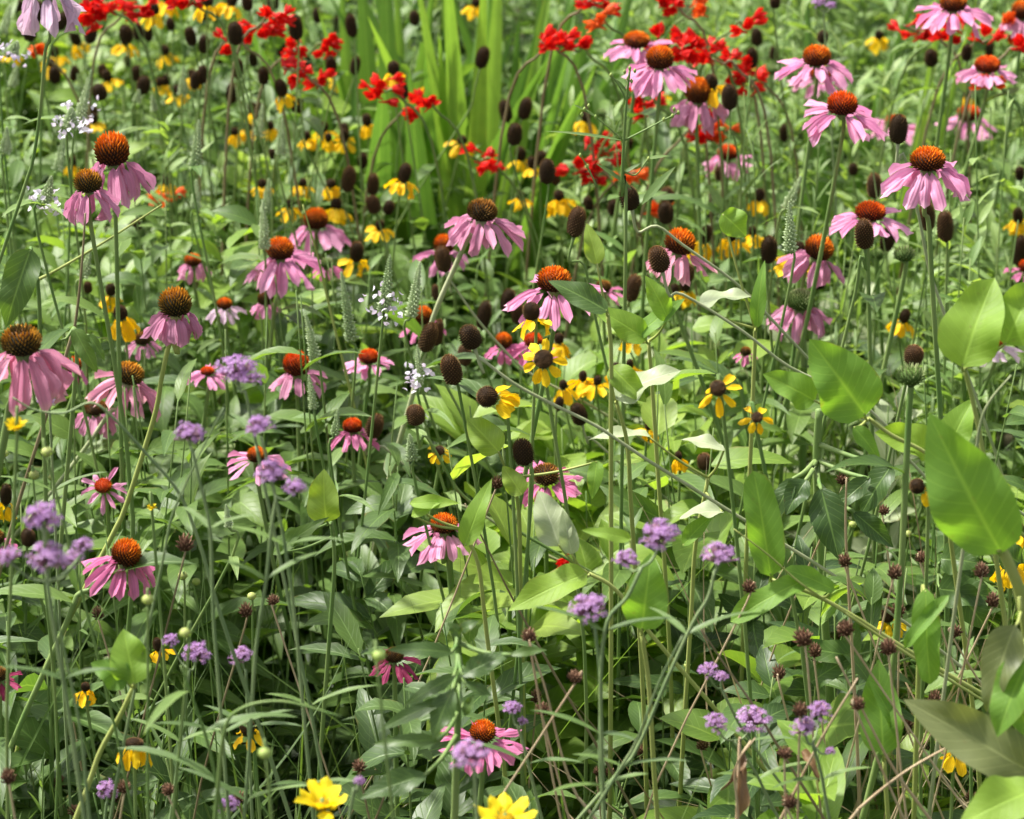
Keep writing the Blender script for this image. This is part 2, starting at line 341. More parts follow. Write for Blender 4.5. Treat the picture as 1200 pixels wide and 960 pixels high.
# ---- cone of florets, unit width, foot at z=0
GA = math.pi * (3 - math.sqrt(5))
def cone_mesh(name, mat, h=0.8, n=230, spike=0.13, thick=0.030, square=1.0, seed=0, under=0.12, lean=0.9, ring=False):
    r = np.random.default_rng(seed); mb = MB()
    # core
    zz = np.linspace(-1, 1, 11); prof_r = 0.43 * np.power(np.maximum(1 - np.abs(zz) ** (2 * square), 0), 0.5)
    cz = h * 0.42 + zz * h * 0.46
    an = np.linspace(0, 2 * np.pi, 16, endpoint=False)
    V = np.stack([prof_r[:, None] * np.cos(an), prof_r[:, None] * np.sin(an), np.repeat(cz[:, None], 16, 1)], -1)
    i = np.arange(11 * 16).reshape(11, 16); j = np.roll(i, -1, 1)
    mb.add(V, np.stack([i[:-1], j[:-1], j[1:], i[1:]], -1).reshape(-1, 4), None, None, np.repeat((zz + 1) / 2, 16) * 0.8)
    for k in range(n):
        u = 1 - 1.72 * (k + 0.5) / n                # from top (1) to below the waist
        zq = u; rr = 0.44 * max(1 - abs(zq) ** (2 * square), 0) ** 0.5
        a = k * GA
        p = np.array([rr * math.cos(a), rr * math.sin(a), h * 0.42 + zq * h * 0.47])
        nn = nrm(np.array([rr * math.cos(a) / 0.2, rr * math.sin(a) / 0.2, (zq * h * 0.47) / (h * 0.47) ** 2 + 1e-3]))
        dr = nrm(nn + np.array([0, 0, lean]) + r.normal(0, 0.10, 3))
        L = spike * r.uniform(0.8, 1.2) * (0.75 if u > 0.93 else 1)
        t1 = nrm(np.cross(dr, [0.2, 0.3, 1.01])); t2 = np.cross(dr, t1)
        hh = (u + 0.72) / 1.72
        A = min(1, max(0, hh + r.normal(0, 0.07)))
        if ring: A = min(A, 1) if u < 0.82 else A * 0.25
        vs_ = []
        for c3 in range(3):
            an3 = c3 * 2.0944 + a
            vs_.append(p - dr * 0.02 + (t1 * math.cos(an3) + t2 * math.sin(an3)) * thick * 1.15)
        for c3 in range(3):
            an3 = c3 * 2.0944 + a
            vs_.append(p + dr * L * 0.62 + (t1 * math.cos(an3) + t2 * math.sin(an3)) * thick * 0.75)
        vs_.append(p + dr * L)
        mb.add(vs_, [[0, 1, 4, 3], [1, 2, 5, 4], [2, 0, 3, 5]], [[3, 4, 6], [4, 5, 6], [5, 3, 6]],
               [(0, 0)] * 3 + [(0, .75)] * 3 + [(0, 1)], A)
    return mb.mesh(name, mat, smooth=False)

CONES = {}
for key, mt in (('orange', 'c_orange'), ('red', 'c_red'), ('olive', 'c_olive'), ('dark', 'c_dark'), ('green', 'c_green')):
    CONES[key] = [cone_mesh('cone', mt, seed=s, h=0.8, n=240, ring=(key == 'olive' and s == 1)) for s in (1, 2)]
RCONES = {k: [cone_mesh('cone', mt, h=1.35, n=260, spike=0.08, thick=0.026, square=1.2, seed=s, lean=0.2) for s in (3, 4, 5)]
          for k, mt in (('brown', 'c_brown'), ('black', 'c_black'))}
SEEDS = [cone_mesh('seed_head', 'c_seed', h=0.95, n=34, spike=0.34, thick=0.085, seed=s, lean=0.9) for s in (6, 7, 8)]
GBUD = [cone_mesh('bud', 'c_green', h=0.7, n=90, spike=0.20, thick=0.03, seed=s) for s in (9, 10)]
YDISC = [cone_mesh('disc', 'c_yellow', h=0.5, n=90, spike=0.12, thick=0.04, seed=11)]
DAISY = [cone_mesh('cone', 'c_red', h=0.55, n=150, spike=0.11, thick=0.035, seed=12)]

PET = {}
def petal_meshes(mat, kind='petal'):
    if (mat, kind) in PET: return PET[(mat, kind)]
    out = []
    for i, (c, fo, wv) in enumerate([(0.15, 0.25, 0.06), (0.45, 0.3, 0.08), (0.7, -0.2, 0.1), (0.3, -0.2, 0.12), (-0.2, 0.3, 0.08), (1.1, 0.35, 0.18)]):
        mb = MB()
        leaves(mb, [[0, 0, 0]], [[1, 0, 0]], [[0, 0, 1]], 1.0, 1.0, c, fo, kind, 8, 4, 0.5, wv)
        V = mb.V[0]; nu = 5
        # small notches at the tip: outer columns stop short of the middle ones
        for q in (1, 3): V[8 * nu + q][0] += 0.02
        V[8 * nu + 0] = V[7 * nu + 0] * 0.45 + V[8 * nu + 0] * 0.55 ; V[8 * nu + 4] = V[7 * nu + 4] * 0.45 + V[8 * nu + 4] * 0.55
        V[8 * nu + 2][0] -= 0.015
        out.append(mb.mesh('petal', mat))
    PET[(mat, kind)] = out
    return out

# ---- verbena cluster, unit width
def verbena_meshes(seed):
    r = np.random.default_rng(seed); fl, ca = MB(), MB(); n = 46
    for k in range(n):
        u = (k + 0.5) / n; rr = 0.44 * math.sqrt(u) * r.uniform(.86, 1.16); a = k * GA
        top = np.array([rr * math.cos(a), rr * math.sin(a), 0.42 * math.sqrt(max(0, 1 - (rr / 0.47) ** 2)) + 0.10]) + r.normal(0, 0.04, 3)
        foot = np.array([0.25 * top[0], 0.25 * top[1], 0.02 + 0.3 * top[2]])
        tube(ca, [foot, foot + (top - foot) * 0.85], 0.020, 0.028, 4)
        if r.random() < 0.14: continue
        tube(fl, [foot + (top - foot) * 0.8, top], 0.014, 0.018, 4)
        dr = nrm(nrm(top - foot) + r.normal(0, 0.2, 3)); t1 = nrm(np.cross(dr, [0.3, 0.2, 1.1])); t2 = np.cross(dr, t1); o = r.uniform(0, 6)
        V, Q = [top], []
        for q in range(5):
            b = o + q * 1.2566
            for da, l in ((-0.32, 0.05), (-0.40, 0.088), (0.40, 0.088), (0.32, 0.05)):
                V.append(top + (t1 * math.cos(b + da) + t2 * math.sin(b + da)) * l * r.uniform(.9, 1.15) + dr * (0.012 + 0.02 * r.random()))
            m = 1 + q * 4; Q += [[m, m + 1, m + 2, m + 3]]
        T = [[0, 1 + q * 4, 4 + q * 4] for q in range(5)]
        fl.add(V, Q, T, None, r.random())
    return fl.mesh('florets', 'lilac', smooth=False), ca.mesh('calyx', 'calyx')
VERB = [verbena_meshes(s) for s in (21, 22, 23)]

# ---- crocosmia flower, unit length: curved trumpet opening in six lobes, along +X
def croc_mesh(seed, mat='red'):
    r = np.random.default_rng(seed); mb = MB()
    tube(mb, [(0, 0, 0), (0.15, 0, 0.01), (0.32, 0, 0.03), (0.45, 0, 0.05)], 0, radii=[0.03, 0.04, 0.06, 0.10], k=7)
    for q in range(6):
        a = q * 1.047 + r.normal(0, 0.1); rad = np.array([0, math.cos(a), math.sin(a)])
        D = nrm(np.array([0.85, 0, 0]) + rad * 0.75); leaves(mb, [np.array([0.38, 0, 0.04]) + rad * 0.05], [D], [np.array([1, 0, 0]) * 0.5 - rad], r.uniform(.5, .62), 0.24, -0.7 + r.normal(0, .2), 0.3, 'oblong', 5, 2, r.random())
    return mb.mesh('flower', mat)
CROC = {m: [croc_mesh(s, m) for s in (31, 32, 33)] for m in ('red', 'redorange')}

# ------------------------------------------------------------------ records for labels and clear sight
LM = []            # (px, py, short name) landmarks a viewer can find
AUTO = []          # (root, px, py, description) labelled from the landmarks at the end
PROT = []          # (px, py, radius, depth) what must stay in clear view
def protect(px, py, r, d): PROT.append((px, py, r, d))
def auto_d(py, w, real, lo=0.5, hi=0.97):
    d = F * real / w; h = hgt(py, d)
    return dep_h(py, min(max(h, lo + .05), hi))

def axis_rot(axis, spin=0.0):
    a = Vector(axis).normalized(); q = Vector((0, 0, 1)).rotation_difference(a)
    return q.to_matrix().to_4x4() @ Matrix.Rotation(spin, 4, 'Z')
def put(name, me, root, Mw):
    o = bpy.data.objects.new(name, me); col.objects.link(o); o.parent = root
    Ml = Matrix.Translation(-Vector(root['_o'])) @ Mw
    o.matrix_basis = Ml
    return o
def clampz(p): 
    p = np.array(p, float); p[2] = max(p[2], 0.0); return p
def to_ground(l, d):
    """carry a stem on from l along d, bending gently down into the soil"""
    z = l[2]; d = nrm([d[0], d[1], min(d[2], -.12)]); out = []; p = np.array(l, float)
    for i in range(3):
        st = z * (.30 if i < 2 else .4); p = p + d * (st / max(.45, -d[2])) ; p[2] = max(p[2], 0.02)
        out.append(p.copy()); d = nrm(d * .6 + np.array([0, 0, -.5]))
    out.append(np.array([p[0] + d[0] * p[2], p[1], 0.0])); return out
def stem_pts(H, axis, vias=None, drift=None, s=0.03):
    """from under the head down to the ground"""
    H = np.asarray(H, float); pts = [H, H - np.asarray(axis) * s]
    Y = H[1]
    if vias:
        for (a, b) in vias:
            p = PY(a, b, Y)
            if p[2] < 0.03: break
            pts.append(p)
        d = nrm(pts[-1] - pts[-2]); l = pts[-1]
        pts += to_ground(l, d)
    else:
        if drift is None: drift = (random.gauss(0, .09), random.gauss(0.0, .05))
        base = np.array([H[0] + drift[0], Y + drift[1], 0.0])
        z0 = pts[-1]
        pts.append(z0 * .66 + base * .34 + np.array([random.gauss(0, .016), 0, 0]))
        pts.append(z0 * .3 + base * .7 + np.array([random.gauss(0, .016), 0, 0])); pts.append(base)
    return smooth_path(pts, 4)
def stem_part(root, pts, r0, r1, mat, k=6, flare=None, name='stem'):
    mb = MB(); rad = np.linspace(r0, r1, len(pts))
    if flare: rad[0] = flare; rad[1] = max(rad[1], flare * .55)
    tube(mb, pts, 0, k=k, radii=rad, rnd=random.random()); return part(name, mb, mat, root)
def stem_leaf(root, pts, f, az, L, W, mat, kind='lance', curl=0.9, elev=0.5, tooth=0.0):
    p = pts[int(f * (len(pts) - 1))]; a = az
    D = np.array([math.cos(a) * math.cos(elev), math.sin(a) * math.cos(elev), math.sin(elev)])
    for k_ in (.35, .7, 1.0):
        x, y, d = proj(p + D * L * k_ - np.array([0, 0, L * .35 * curl * k_ * k_]))
        for (qx, qy, qr, qd) in PROT:
            if d < qd - 0.01 and (x - qx) ** 2 + (y - qy) ** 2 < (qr + 14) ** 2: return None
    mb = MB(); leaves(mb, [p], [D], [[0, 0, 1]], L, W, curl, 0.3, kind, 8, 2, random.random(), 0.12, tooth)
    return part('leaf', mb, mat, root)

# ------------------------------------------------------------------ coneflowers
def coneflower(x, y, w, hr, plen, droop, n, pm, ck, label, short=None, tx=0, ty=0, vias=None, d=None, pw=0.35,
               az0=0, az1=360, kind='petal', name='coneflower', cat='coneflower', real=0.034, group='pink coneflowers', stemmat='stem', cones=None, nleaf=2, lo=0.52, sr=0.0021):
    if d is None: d = auto_d(y, w, real, lo)
    s = w * d / F
    ax = nrm(np.array([tx, -ty, 1.0]))
    C = P(x, y, d); H = C - ax * s * hr * 0.42
    pts = stem_pts(H, ax, vias, s=s * 1.2)
    root = thing(name, label, cat, pts[-1], group)
    fl = s * 0.20 if pm or cones is None else sr * 1.5
    stem_part(root, pts, sr, sr * 1.35, stemmat, flare=fl)
    me = random.choice(cones or CONES[ck]); base_h = 0.80 if cones is None else None
    Mh = Matrix.Translation(Vector(H)) @ axis_rot(ax, random.uniform(0, 6.28))
    hz = hr / (base_h or {'cone': hr, }.get('x', hr)) if cones is None else 1.0
    ks = .93 if cones is None else 1.0
    put('cone', me, root, Mh @ Matrix.Diagonal((s * ks, s * ks, s * hz * ks, 1)))
    if pm:
        pms = petal_meshes(pm, kind)
        full = (az1 - az0) >= 359
        if kind == 'petal': n = int(n * 1.25); plen = plen * .88; droop = droop - (8 if droop < 45 else 3)
        for i in range(n):
            if kind == 'petal' and random.random() < .06: continue
            a = R(az0 + (az1 - az0) * (i + 0.5 * (not full)) / (n if full else n) + random.gauss(0, 4))
            dr = R(droop + random.gauss(0, 11)); L = s * plen * random.uniform(.82, 1.12)
            Rz = Matrix.Rotation(a, 4, 'Z'); T = Matrix.Translation((0.40 * s, 0, 0.03 * s + random.uniform(-.02, .02) * s))
            Ry = Matrix.Rotation(dr, 4, 'Y') @ Matrix.Rotation(random.gauss(0, .22), 4, 'X')
            Mb = Matrix.Translation(Vector(H)) @ axis_rot(ax)
            put('petal', random.choice(pms[:4] if droop < 35 else pms), root, Mb @ Rz @ T @ Ry @ Matrix.Diagonal((L, s * pw * random.uniform(.85, 1.12), L, 1)))
    ext = w * (0.5 + (plen * math.cos(R(droop)) if pm else 0))
    protect(x, y + (w * .25 if pm else 0), ext * 0.75 + 3 if pm else w * .5, d)
    if pm: protect(x, y + w * .5, w * .8, d)
    for q in range(nleaf):
        stem_leaf(root, pts, random.uniform(.25, .8), random.uniform(0, 6.28), random.uniform(.06, .11), random.uniform(.018, .03), 'lance', elev=random.uniform(.2, .8))
    if short: LM.append((x, y, short))
    root['_px'] = x; root['_py'] = y
    return root, pts, H, s, ax, d

CF = [
 # x, y, w, hr, plen, droop, n, petals, cone, label, short, kwargs
 (131,176,43,1.0,1.25,62,15,'mauve','orange','tall orange-topped coneflower with mauve petals hanging steeply, taller of the upper left pair','tall orange-topped upper left coneflower',dict(d=2.62)),
 (103,213,35,.85,1.15,62,13,'mauve','olive','shorter olive-coned mauve coneflower tucked below its tall orange-topped neighbour, upper left','short olive-coned upper left coneflower',dict(d=2.5)),
 (54,-20,42,.9,1.35,58,13,'palepink','olive','pale washed-out pink coneflower cut off by the top left edge, petals hanging','pale coneflower cut off at top left',dict(d=2.35,vias=[(53,60),(47,130),(38,190),(22,240)],stemmat='stem',sr=.0014)),
 (746,47,33,.62,1.05,26,15,'pink','orange','pink coneflower with flat orange cone behind left of the topmost central pair','rear flower of the topmost central pair',{}),
 (773,68,35,.85,1.2,34,17,'pink','orange','pink coneflower with domed orange cone, front flower of the topmost central pair','front flower of the topmost central pair',{}),
 (957,66,35,.75,1.2,24,16,'pink','orange','tall orange-domed coneflower stacked right behind a lower flat-coned one, upper right','rear coneflower of the stacked upper right pair',{}),
 (962,87,28,.62,1.1,18,14,'pink','red','low flat red-orange coneflower in front of the tall orange dome, upper right','front coneflower of the stacked upper right pair',{}),
 (818,107,33,1.0,1.2,48,15,'mauve','orange','big orange-coned coneflower half hidden behind a small yellow-petalled flower','orange coneflower behind small yellow flower',{}),
 (1117,3,34,.7,1.2,24,17,'pink','orange','pink coneflower touching the top edge near the right corner, petals spread wide','coneflower at the top edge',{}),
 (1199,12,30,.8,1.0,40,13,'mauve','orange','mauve coneflower cut in half by the top right corner','coneflower cut by the top right corner',{}),
 (987,122,38,.78,1.3,30,17,'pink','red','pink coneflower with rounded red-orange dome standing alone above the green stalk','round domed coneflower upper right',{}),
 (1049,143,27,.6,1.1,16,14,'pink','red','small flat pink coneflower behind a black-brown oblong cone','small flat coneflower behind black cone',{}),
 (853,179,26,.75,1.1,26,15,'pink','red','small pink coneflower under the scarlet flowers with dark red dome','small pink coneflower under scarlet flowers',{}),
 (1157,76,32,.65,1.0,25,14,'pink','red','pink coneflower with flat orange-red cone near right edge, second from top','flat coneflower near upper right edge',{}),
 (1135,133,28,.7,1.25,22,15,'pink','red','loose-petalled pink coneflower at far right, red-orange cone poking from fine leaves','loose-petalled coneflower at far right',{}),
 (1087,187,44,.66,1.25,36,18,'pink','orange','broad lilac-pink coneflower with wide orange spiky dome, largest of the upper right','large lilac-pink coneflower upper right',{'vias':[(1088,260),(1092,330)]}),
 (1020,248,38,.62,1.2,16,13,'pink','red','flat scarlet-orange coneflower with petals held out level above two brown cones','level-petalled scarlet coneflower',{}),
 (960,291,36,.85,1.1,52,12,'mauve','orange','coneflower tilting right behind a small yellow flower, mauve petals hanging to its right','right-tilting orange coneflower',dict(tx=.35)),
 (938,352,36,.75,1.15,55,17,'mauve','green','old coneflower seen from below with green spiky underside and mauve skirt','green underside coneflower with mauve skirt',dict(vias=[(941,400),(942,450),(941,520)],sr=.0035,tx=.05)),
 (797,284,38,.85,1.1,48,13,'salmon','orange','orange coneflower crowded by brown cones right of centre, petals trailing right','orange coneflower crowded by brown cones',dict(tx=.2)),
 (565,247,38,.72,1.35,48,12,'mauve','dark','dark-coned mauve coneflower on a thick pale leaning stem, upper centre','dark-coned coneflower on pale leaning stem',dict(vias=[(552,275),(530,320),(508,372),(490,440)],stemmat='stem_pale',sr=.0025,tx=.12)),
 (520,287,25,1.0,1.3,30,9,'pink','orange','small orange coneflower peeking behind the pale leaning stem, level pink petals','small orange coneflower peeking behind leaning stem',{}),
 (649,328,42,.74,1.3,34,13,'pink','orange','large pink coneflower at centre with swept-back petals and orange-brown dome','large central coneflower with swept petals',{}),
 (495,370,25,.95,1.0,35,10,'magenta','orange','orange and magenta coneflower half hidden behind brown cones and white spike','half hidden magenta coneflower beside white spike',{}),
 (590,400,21,1.0,1.1,42,9,'magenta','orange','small orange coneflower behind crossing stems left of the orange-red one','small orange coneflower behind crossing stems',{}),
 (625,399,24,.75,1.3,24,11,'magenta','red','orange-red coneflower directly above the bright yellow face-on flower','orange-red coneflower above face-on yellow',{}),
 (432,418,25,.72,0.95,16,16,'pink','red','small neat pink coneflower with short level petals left of the brown cones','small neat short-petalled coneflower',{'vias':[(429,470),(424,520)]}),
 (328,292,35,.80,1.45,38,15,'pink','orange','full pink coneflower with fanned petals, left of the two central left blooms','full fanned pink coneflower left of centre',{'vias':[(322,360),(315,430),(312,480)]}),
 (370,257,31,.85,1.25,42,12,'pink','orange','pink coneflower just above right of the full fanned bloom, petals swept back','coneflower up right of fanned bloom',{'vias':[(376,300),(386,345),(398,400)]}),
 (205,355,41,.88,0.95,66,16,'mauve','olive','closed-skirt mauve coneflower with olive cone, standing alone left of centre','closed-skirt mauve coneflower',{'vias':[(200,400),(190,440),(183,480),(165,540),(145,600),(127,637)],'stemmat':'stem_yellow','d':2.5}),
 (25,400,50,.78,1.45,47,15,'salmon','olive','largest pale pink coneflower at the left edge with long drooping petals','largest drooping coneflower at left edge',{'vias':[(14,470),(0,540)],'sr':.003}),
 (151,438,38,.72,1.3,42,14,'salmon','olive','crumpled salmon pink coneflower right of the largest left edge one','crumpled salmon coneflower at left',dict(tx=.28,ty=-.05,vias=[(132,480),(100,525),(62,575),(20,625),(-20,660)],stemmat='stem_pale')),
 (86,428,20,1.05,0.9,60,8,'magenta','red','small red-orange coneflower between the two large pale left flowers','small red-orange coneflower between pale ones',{}),
 (112,478,31,.5,.95,55,12,'mauve','dark','lavender coneflower with hidden cone directly beneath the crumpled salmon one','lavender coneflower beneath crumpled one',{}),
 (243,435,17,.6,1.6,20,13,'pink','red','tiny level pink coneflower against the left side of a lilac verbena head','tiny pink coneflower beside lilac head',{}),
 (347,427,33,.95,1.0,40,11,'mauve','red','dull mauve coneflower with dark red-orange dome right of the big lilac head','dull mauve coneflower right of lilac head',{}),
 (226,305,22,.7,1.0,52,9,'pink','orange','shaded pink coneflower under leaves left of the full fanned bloom','shaded coneflower left of fanned bloom',{}),
 (263,356,19,.75,1.3,28,10,'palepink','orange','pale-petalled orange coneflower right of the closed-skirt bloom','pale coneflower right of closed skirt',{}),
 (311,350,20,.9,1.0,50,9,'pink','dark','small dark-coned pink coneflower below the full fanned bloom','dark-coned coneflower below fanned bloom',{}),
 (167,397,20,.8,1.0,42,9,'mauve','dark','small shaded mauve coneflower left below the closed-skirt bloom','shaded coneflower below closed skirt',{}),
 (121,569,21,.65,1.15,12,12,'pink','red','open pink daisy-like coneflower with small cone facing the camera, lower left','open daisy-like coneflower lower left',dict(ty=.45,cones=DAISY,kind='ray',pw=.3)),
 (148,648,37,.88,1.35,42,15,'magenta','orange','magenta coneflower leaning right with large orange-brown dome, lower left','leaning magenta coneflower lower left',dict(tx=.3,ty=.1,d=2.3,vias=[(132,675),(112,690),(92,697),(78,730)])),
 (301,533,25,.75,1.5,22,11,'pink','orange','pink level-petalled coneflower behind the lilac verbena stems, left of centre','level pink coneflower behind verbena stems',{}),
 (-6,630,24,.8,1.0,30,9,'magenta','dark','magenta coneflower mostly outside the left edge behind lilac verbena','magenta coneflower outside left edge',{}),
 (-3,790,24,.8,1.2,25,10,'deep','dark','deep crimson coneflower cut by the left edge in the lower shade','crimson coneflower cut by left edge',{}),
 (520,614,34,.70,1.3,28,13,'pink','orange','bright orange-domed pink coneflower standing alone in dark foliage below centre','lone bright coneflower below centre',{'vias':[(525,640),(528,680),(532,720)],'sr':.003}),
 (640,556,35,.62,1.05,22,14,'magenta','dark','magenta coneflower with dark cone behind a brown oblong cone, right of centre','magenta coneflower behind brown cone',dict(ty=.25)),
 (566,858,33,.85,1.35,16,15,'magenta','orange','low magenta coneflower at bottom centre behind a blurred lilac head','low magenta coneflower at bottom centre',dict(ty=.2)),
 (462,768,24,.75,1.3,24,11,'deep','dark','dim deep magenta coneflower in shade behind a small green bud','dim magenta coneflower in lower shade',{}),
 (413,499,24,.75,1.4,32,11,'magenta','red','dim pink coneflower behind a brown cone below the neat short-petalled one','dim pink coneflower behind brown cone',{}),
 (1165,402,26,.45,1.1,14,12,'palepink','red','faded whitish pink coneflower with flat red cone behind the large right leaf','faded whitish coneflower at right edge',{}),
 (707,336,20,.75,1.1,25,9,'magenta','dark','small shaded magenta coneflower right of the large central one','small shaded magenta coneflower right of centre',{}),
 (874,412,14,.8,1.0,40,8,'magenta','dark','tiny half-closed magenta coneflower among pale leaves right of centre','tiny half-closed magenta coneflower',{}),
 (1203,312,20,.8,1.0,30,9,'magenta','red','pink coneflower mostly beyond the right edge below a brown cone','coneflower beyond the right edge',{}),
 (383,309,17,.8,1.1,40,8,'magenta','green','small pink coneflower hiding behind the stem under the swept-back bloom','small coneflower hiding behind stem',{}),
]
for c in CF:      # remember where every head stands, so that no stem leaf is put across one
    protect(c[0], c[1] + c[2] * .3, c[2] * .95, c[11].get('d', auto_d(c[1], c[2], .034, .52)))
for c in CF:
    kw = c[11]
    if c[7] is None: continue
    coneflower(*c[:10], short=c[10], **kw)
# an old coneflower keeps a pale floret tuft on top of its green cone; unopened green heads
for i, (x, y, w, lab) in enumerate([(1068,440,32,'green and cream spiky unopened coneflower head below the brown seed head at right'),
        (1060,298,24,'round green spiky head right of the paired brown cones'), (1030,297,20,'green spiky head just under the paired brown cones'),
        (905,82,15,'small round green head left of the stacked upper right coneflowers'), (870,440,15,'small green bristly bud above the double yellow flower at right'),
        (1132,410,18,'green bristly head behind the large upper right leaf'), (935,328,0,''), (705,133,12,'small pale green bud among scarlet flowers upper right')]):
    if w: coneflower(x, y, w, .8, 1, 0, 0, None, 'green', lab, name='unopened_coneflower', cat='flower bud', group='unopened green coneflower heads', cones=GBUD, real=.022, sr=.0024)

# ------------------------------------------------------------------ brown cones, with or without yellow petals
RB = """43,18,16,26 34,38,18,25 72,27,16,20 106,43,16,20 148,42,17,20 162,39,13,18 174,41,12,18 276,42,19,25 287,42,14,25 347,35,18,27 224,45,14,22 239,54,14,20 64,90,16,20
87,88,12,18 160,88,15,18 168,102,17,20 229,96,14,20 237,90,14,20 279,83,14,22 309,91,14,20 297,72,12,16 388,78,14,20 272,112,16,22 117,110,18,18 108,135,15,16 348,125,16,22 303,133,12,20
252,18,12,14 290,5,14,18 320,5,15,18 320,182,10,12 187,97,10,10 120,83,12,12 360,75,12,14 150,73,10,12 412,33,14,25 486,23,13,16 565,70,17,24 593,133,16,24 615,130,17,24 416,79,13,20
472,107,14,22 512,118,12,20 404,157,12,20 408,213,18,30 437,219,16,25 438,242,18,20 603,160,19,24 641,204,20,27 634,188,16,18 738,235,24,27 782,232,18,20 651,210,12,18 736,170,12,14 908,4,14,14
887,46,15,20 882,70,14,22 907,64,12,16 964,45,14,14 855,117,20,27 1091,70,17,20 1133,64,14,18 1053,155,23,31 1025,221,19,27 1050,212,15,17 919,158,12,20 832,158,12,20 160,265,13,14 103,338,12,14
520,307,22,29 675,264,24,34 773,307,27,30 780,252,20,25 741,341,21,31 595,356,20,28 567,373,19,33 607,370,18,26 501,399,23,36 513,393,15,30 552,398,28,28 545,419,19,24 530,437,27,35 510,345,10,18
418,298,18,24 901,296,22,33 1013,278,25,35 1040,283,20,30 1087,257,20,35 1108,269,22,36 960,330,18,24 1195,298,18,36 805,322,20,22 1070,418,26,22 438,502,23,30 487,489,25,23 614,533,27,30 679,488,22,26
33,632,20,20 793,300,14,18 240,18,12,14 256,70,12,14 200,30,12,14 22,8,12,14 372,20,12,16 330,60,12,16 395,30,11,16 425,190,13,18 455,245,14,16 690,240,12,16 1110,30,12,16 843,205,12,16 718,245,14,18
1195,205,12,16 655,475,12,16 1160,60,12,15 1000,200,12,14 826,543,20,19""".split()
RY = """89,46,14,19,22 64,62,12,12,24 147,47,14,16,26 126,90,13,14,22 180,12,15,14,26 197,-2,14,14,28 243,2,16,12,30 272,0,15,18,26 193,60,13,12,22 207,107,12,12,22 194,95,13,12,20 110,140,12,12,20
330,105,16,20,26 296,128,12,14,22 317,148,10,10,22 275,155,10,10,20 380,150,11,12,22 195,212,14,12,28 307,216,12,10,20 388,216,12,10,22 85,190,11,12,22 395,92,11,12,20 385,162,10,10,18
461,81,16,15,24 505,98,14,12,28 430,142,13,14,26 541,165,13,10,28 403,160,12,16,22 474,205,17,22,28 558,4,13,10,26 498,113,12,12,22 687,138,13,13,28 610,182,15,16,20 623,192,12,14,20 655,230,14,12,28
610,230,10,10,20 834,97,17,16,34 1030,42,12,10,26 890,230,14,14,24 873,72,11,11,20 1137,112,10,10,18 130,341,14,14,26 141,368,19,16,34 394,240,15,12,26 418,298,17,23,24 623,367,23,20,28
827,277,15,22,32 858,277,14,13,30 882,272,10,12,22 935,297,18,22,36 1060,372,14,16,26 803,336,14,14,28 790,340,12,12,26 7,582,16,25,28 1193,255,14,20,20 1184,655,18,26,34 1140,842,14,16,24 1040,722,18,18,26
655,398,13,12,26 683,442,11,12,28 722,432,12,12,26 738,428,10,12,26 904,605,12,12,22 290,853,20,19,26 100,806,12,10,24 185,757,13,16,20 1194,620,13,12,24 60,75,11,10,22 225,88,11,11,22 360,160,10,10,22
15,60,11,10,22 290,150,11,10,20 660,452,11,11,26 740,398,10,10,20 1120,880,16,12,30 775,105,10,10,22 760,500,10,10,20 700,447,11,11,26 355,215,11,10,22 340,240,11,11,22 1192,255,10,10,20 445,265,12,12,24 795,535,10,10,22""".split()
taken = []
for q, item in enumerate(RB):
    x, y, w, h = map(float, item.split(','))
    far = y < 200
    if y < 260: w, h = w * 1.06, h * 1.04
    d = auto_d(y, w, .0205 if w > 15 else .0165, .5, .93)
    tx, ty = random.gauss(0, .15), random.gauss(0, .1)
    for (qx, qy, a, b) in ((530,437,-.25,0), (552,398,-.35,0), (565,70,.25,0), (773,307,-.3,0), (738,235,-.25,.1), (679,488,-.3,0), (1108,269,-.1,0)):
        if abs(x - qx) < 2 and abs(y - qy) < 2: tx, ty = a, b
    v = None
    for k_, vv in (((565,70),[(557,100),(552,125),(537,150)]), ((675,264),[(684,310),(695,360),(705,405)]), ((501,399),[(512,430),(522,450)]), ((438,502),[(450,524),(510,580),(560,600),(620,640),(690,672),(760,700)]),
                   ((487,489),[(500,512),(535,572),(565,597),(620,630)]), ((679,488),[(692,513),(735,550),(800,597),(860,633),(927,677),(1000,720),(1077,770),(1160,842)]), ((1013,278),[(1009,300),(1003,340),(990,395)]),
                   ((773,307),[(800,345),(870,388),(925,430),(1000,465),(1040,500),(1087,532)]), ((738,235),[(770,265),(800,287),(860,330),(905,375),(945,418)]), ((552,398),[(562,420),(600,448),(640,470),(700,500),(760,540)]), ((520,307),[(528,330),(560,375),(600,420),(625,440),(700,480),(760,520)]),
                   ((855,117),[(860,160),(868,200),(868,240)]), ((1053,155),[(1058,180),(1068,215),(1078,260),(1090,320),(1105,363)])):
        if abs(x - k_[0]) < 2 and abs(y - k_[1]) < 2: v = vv
    long = v is not None and len(v) > 4
    root, pts, H, s, ax, dd = coneflower(x, y, w, h / w, 1, 0, 0, None, None, '', tx=tx, ty=ty, vias=v, d=d, name='brown_cone_flower', cat='seed cone',
        group='bare dark brown flower cones', cones=RCONES['black' if (x * 7 + y) % 10 < 4 or far else 'brown'], nleaf=0, sr=.0011 if d > 3 else .0014, stemmat='stem_pale' if long else 'stem')
    o = [c for c in root.children if c.name.startswith('cone')][0]
    o.matrix_basis = o.matrix_basis @ Matrix.Diagonal((.93, .93, 1.2 * (h / w) / 1.35, 1))
    big = 'large' if w > 21 else ('small' if w < 13 else 'medium')
    AUTO.append((root, x, y, f'{big} bare brown cone'))
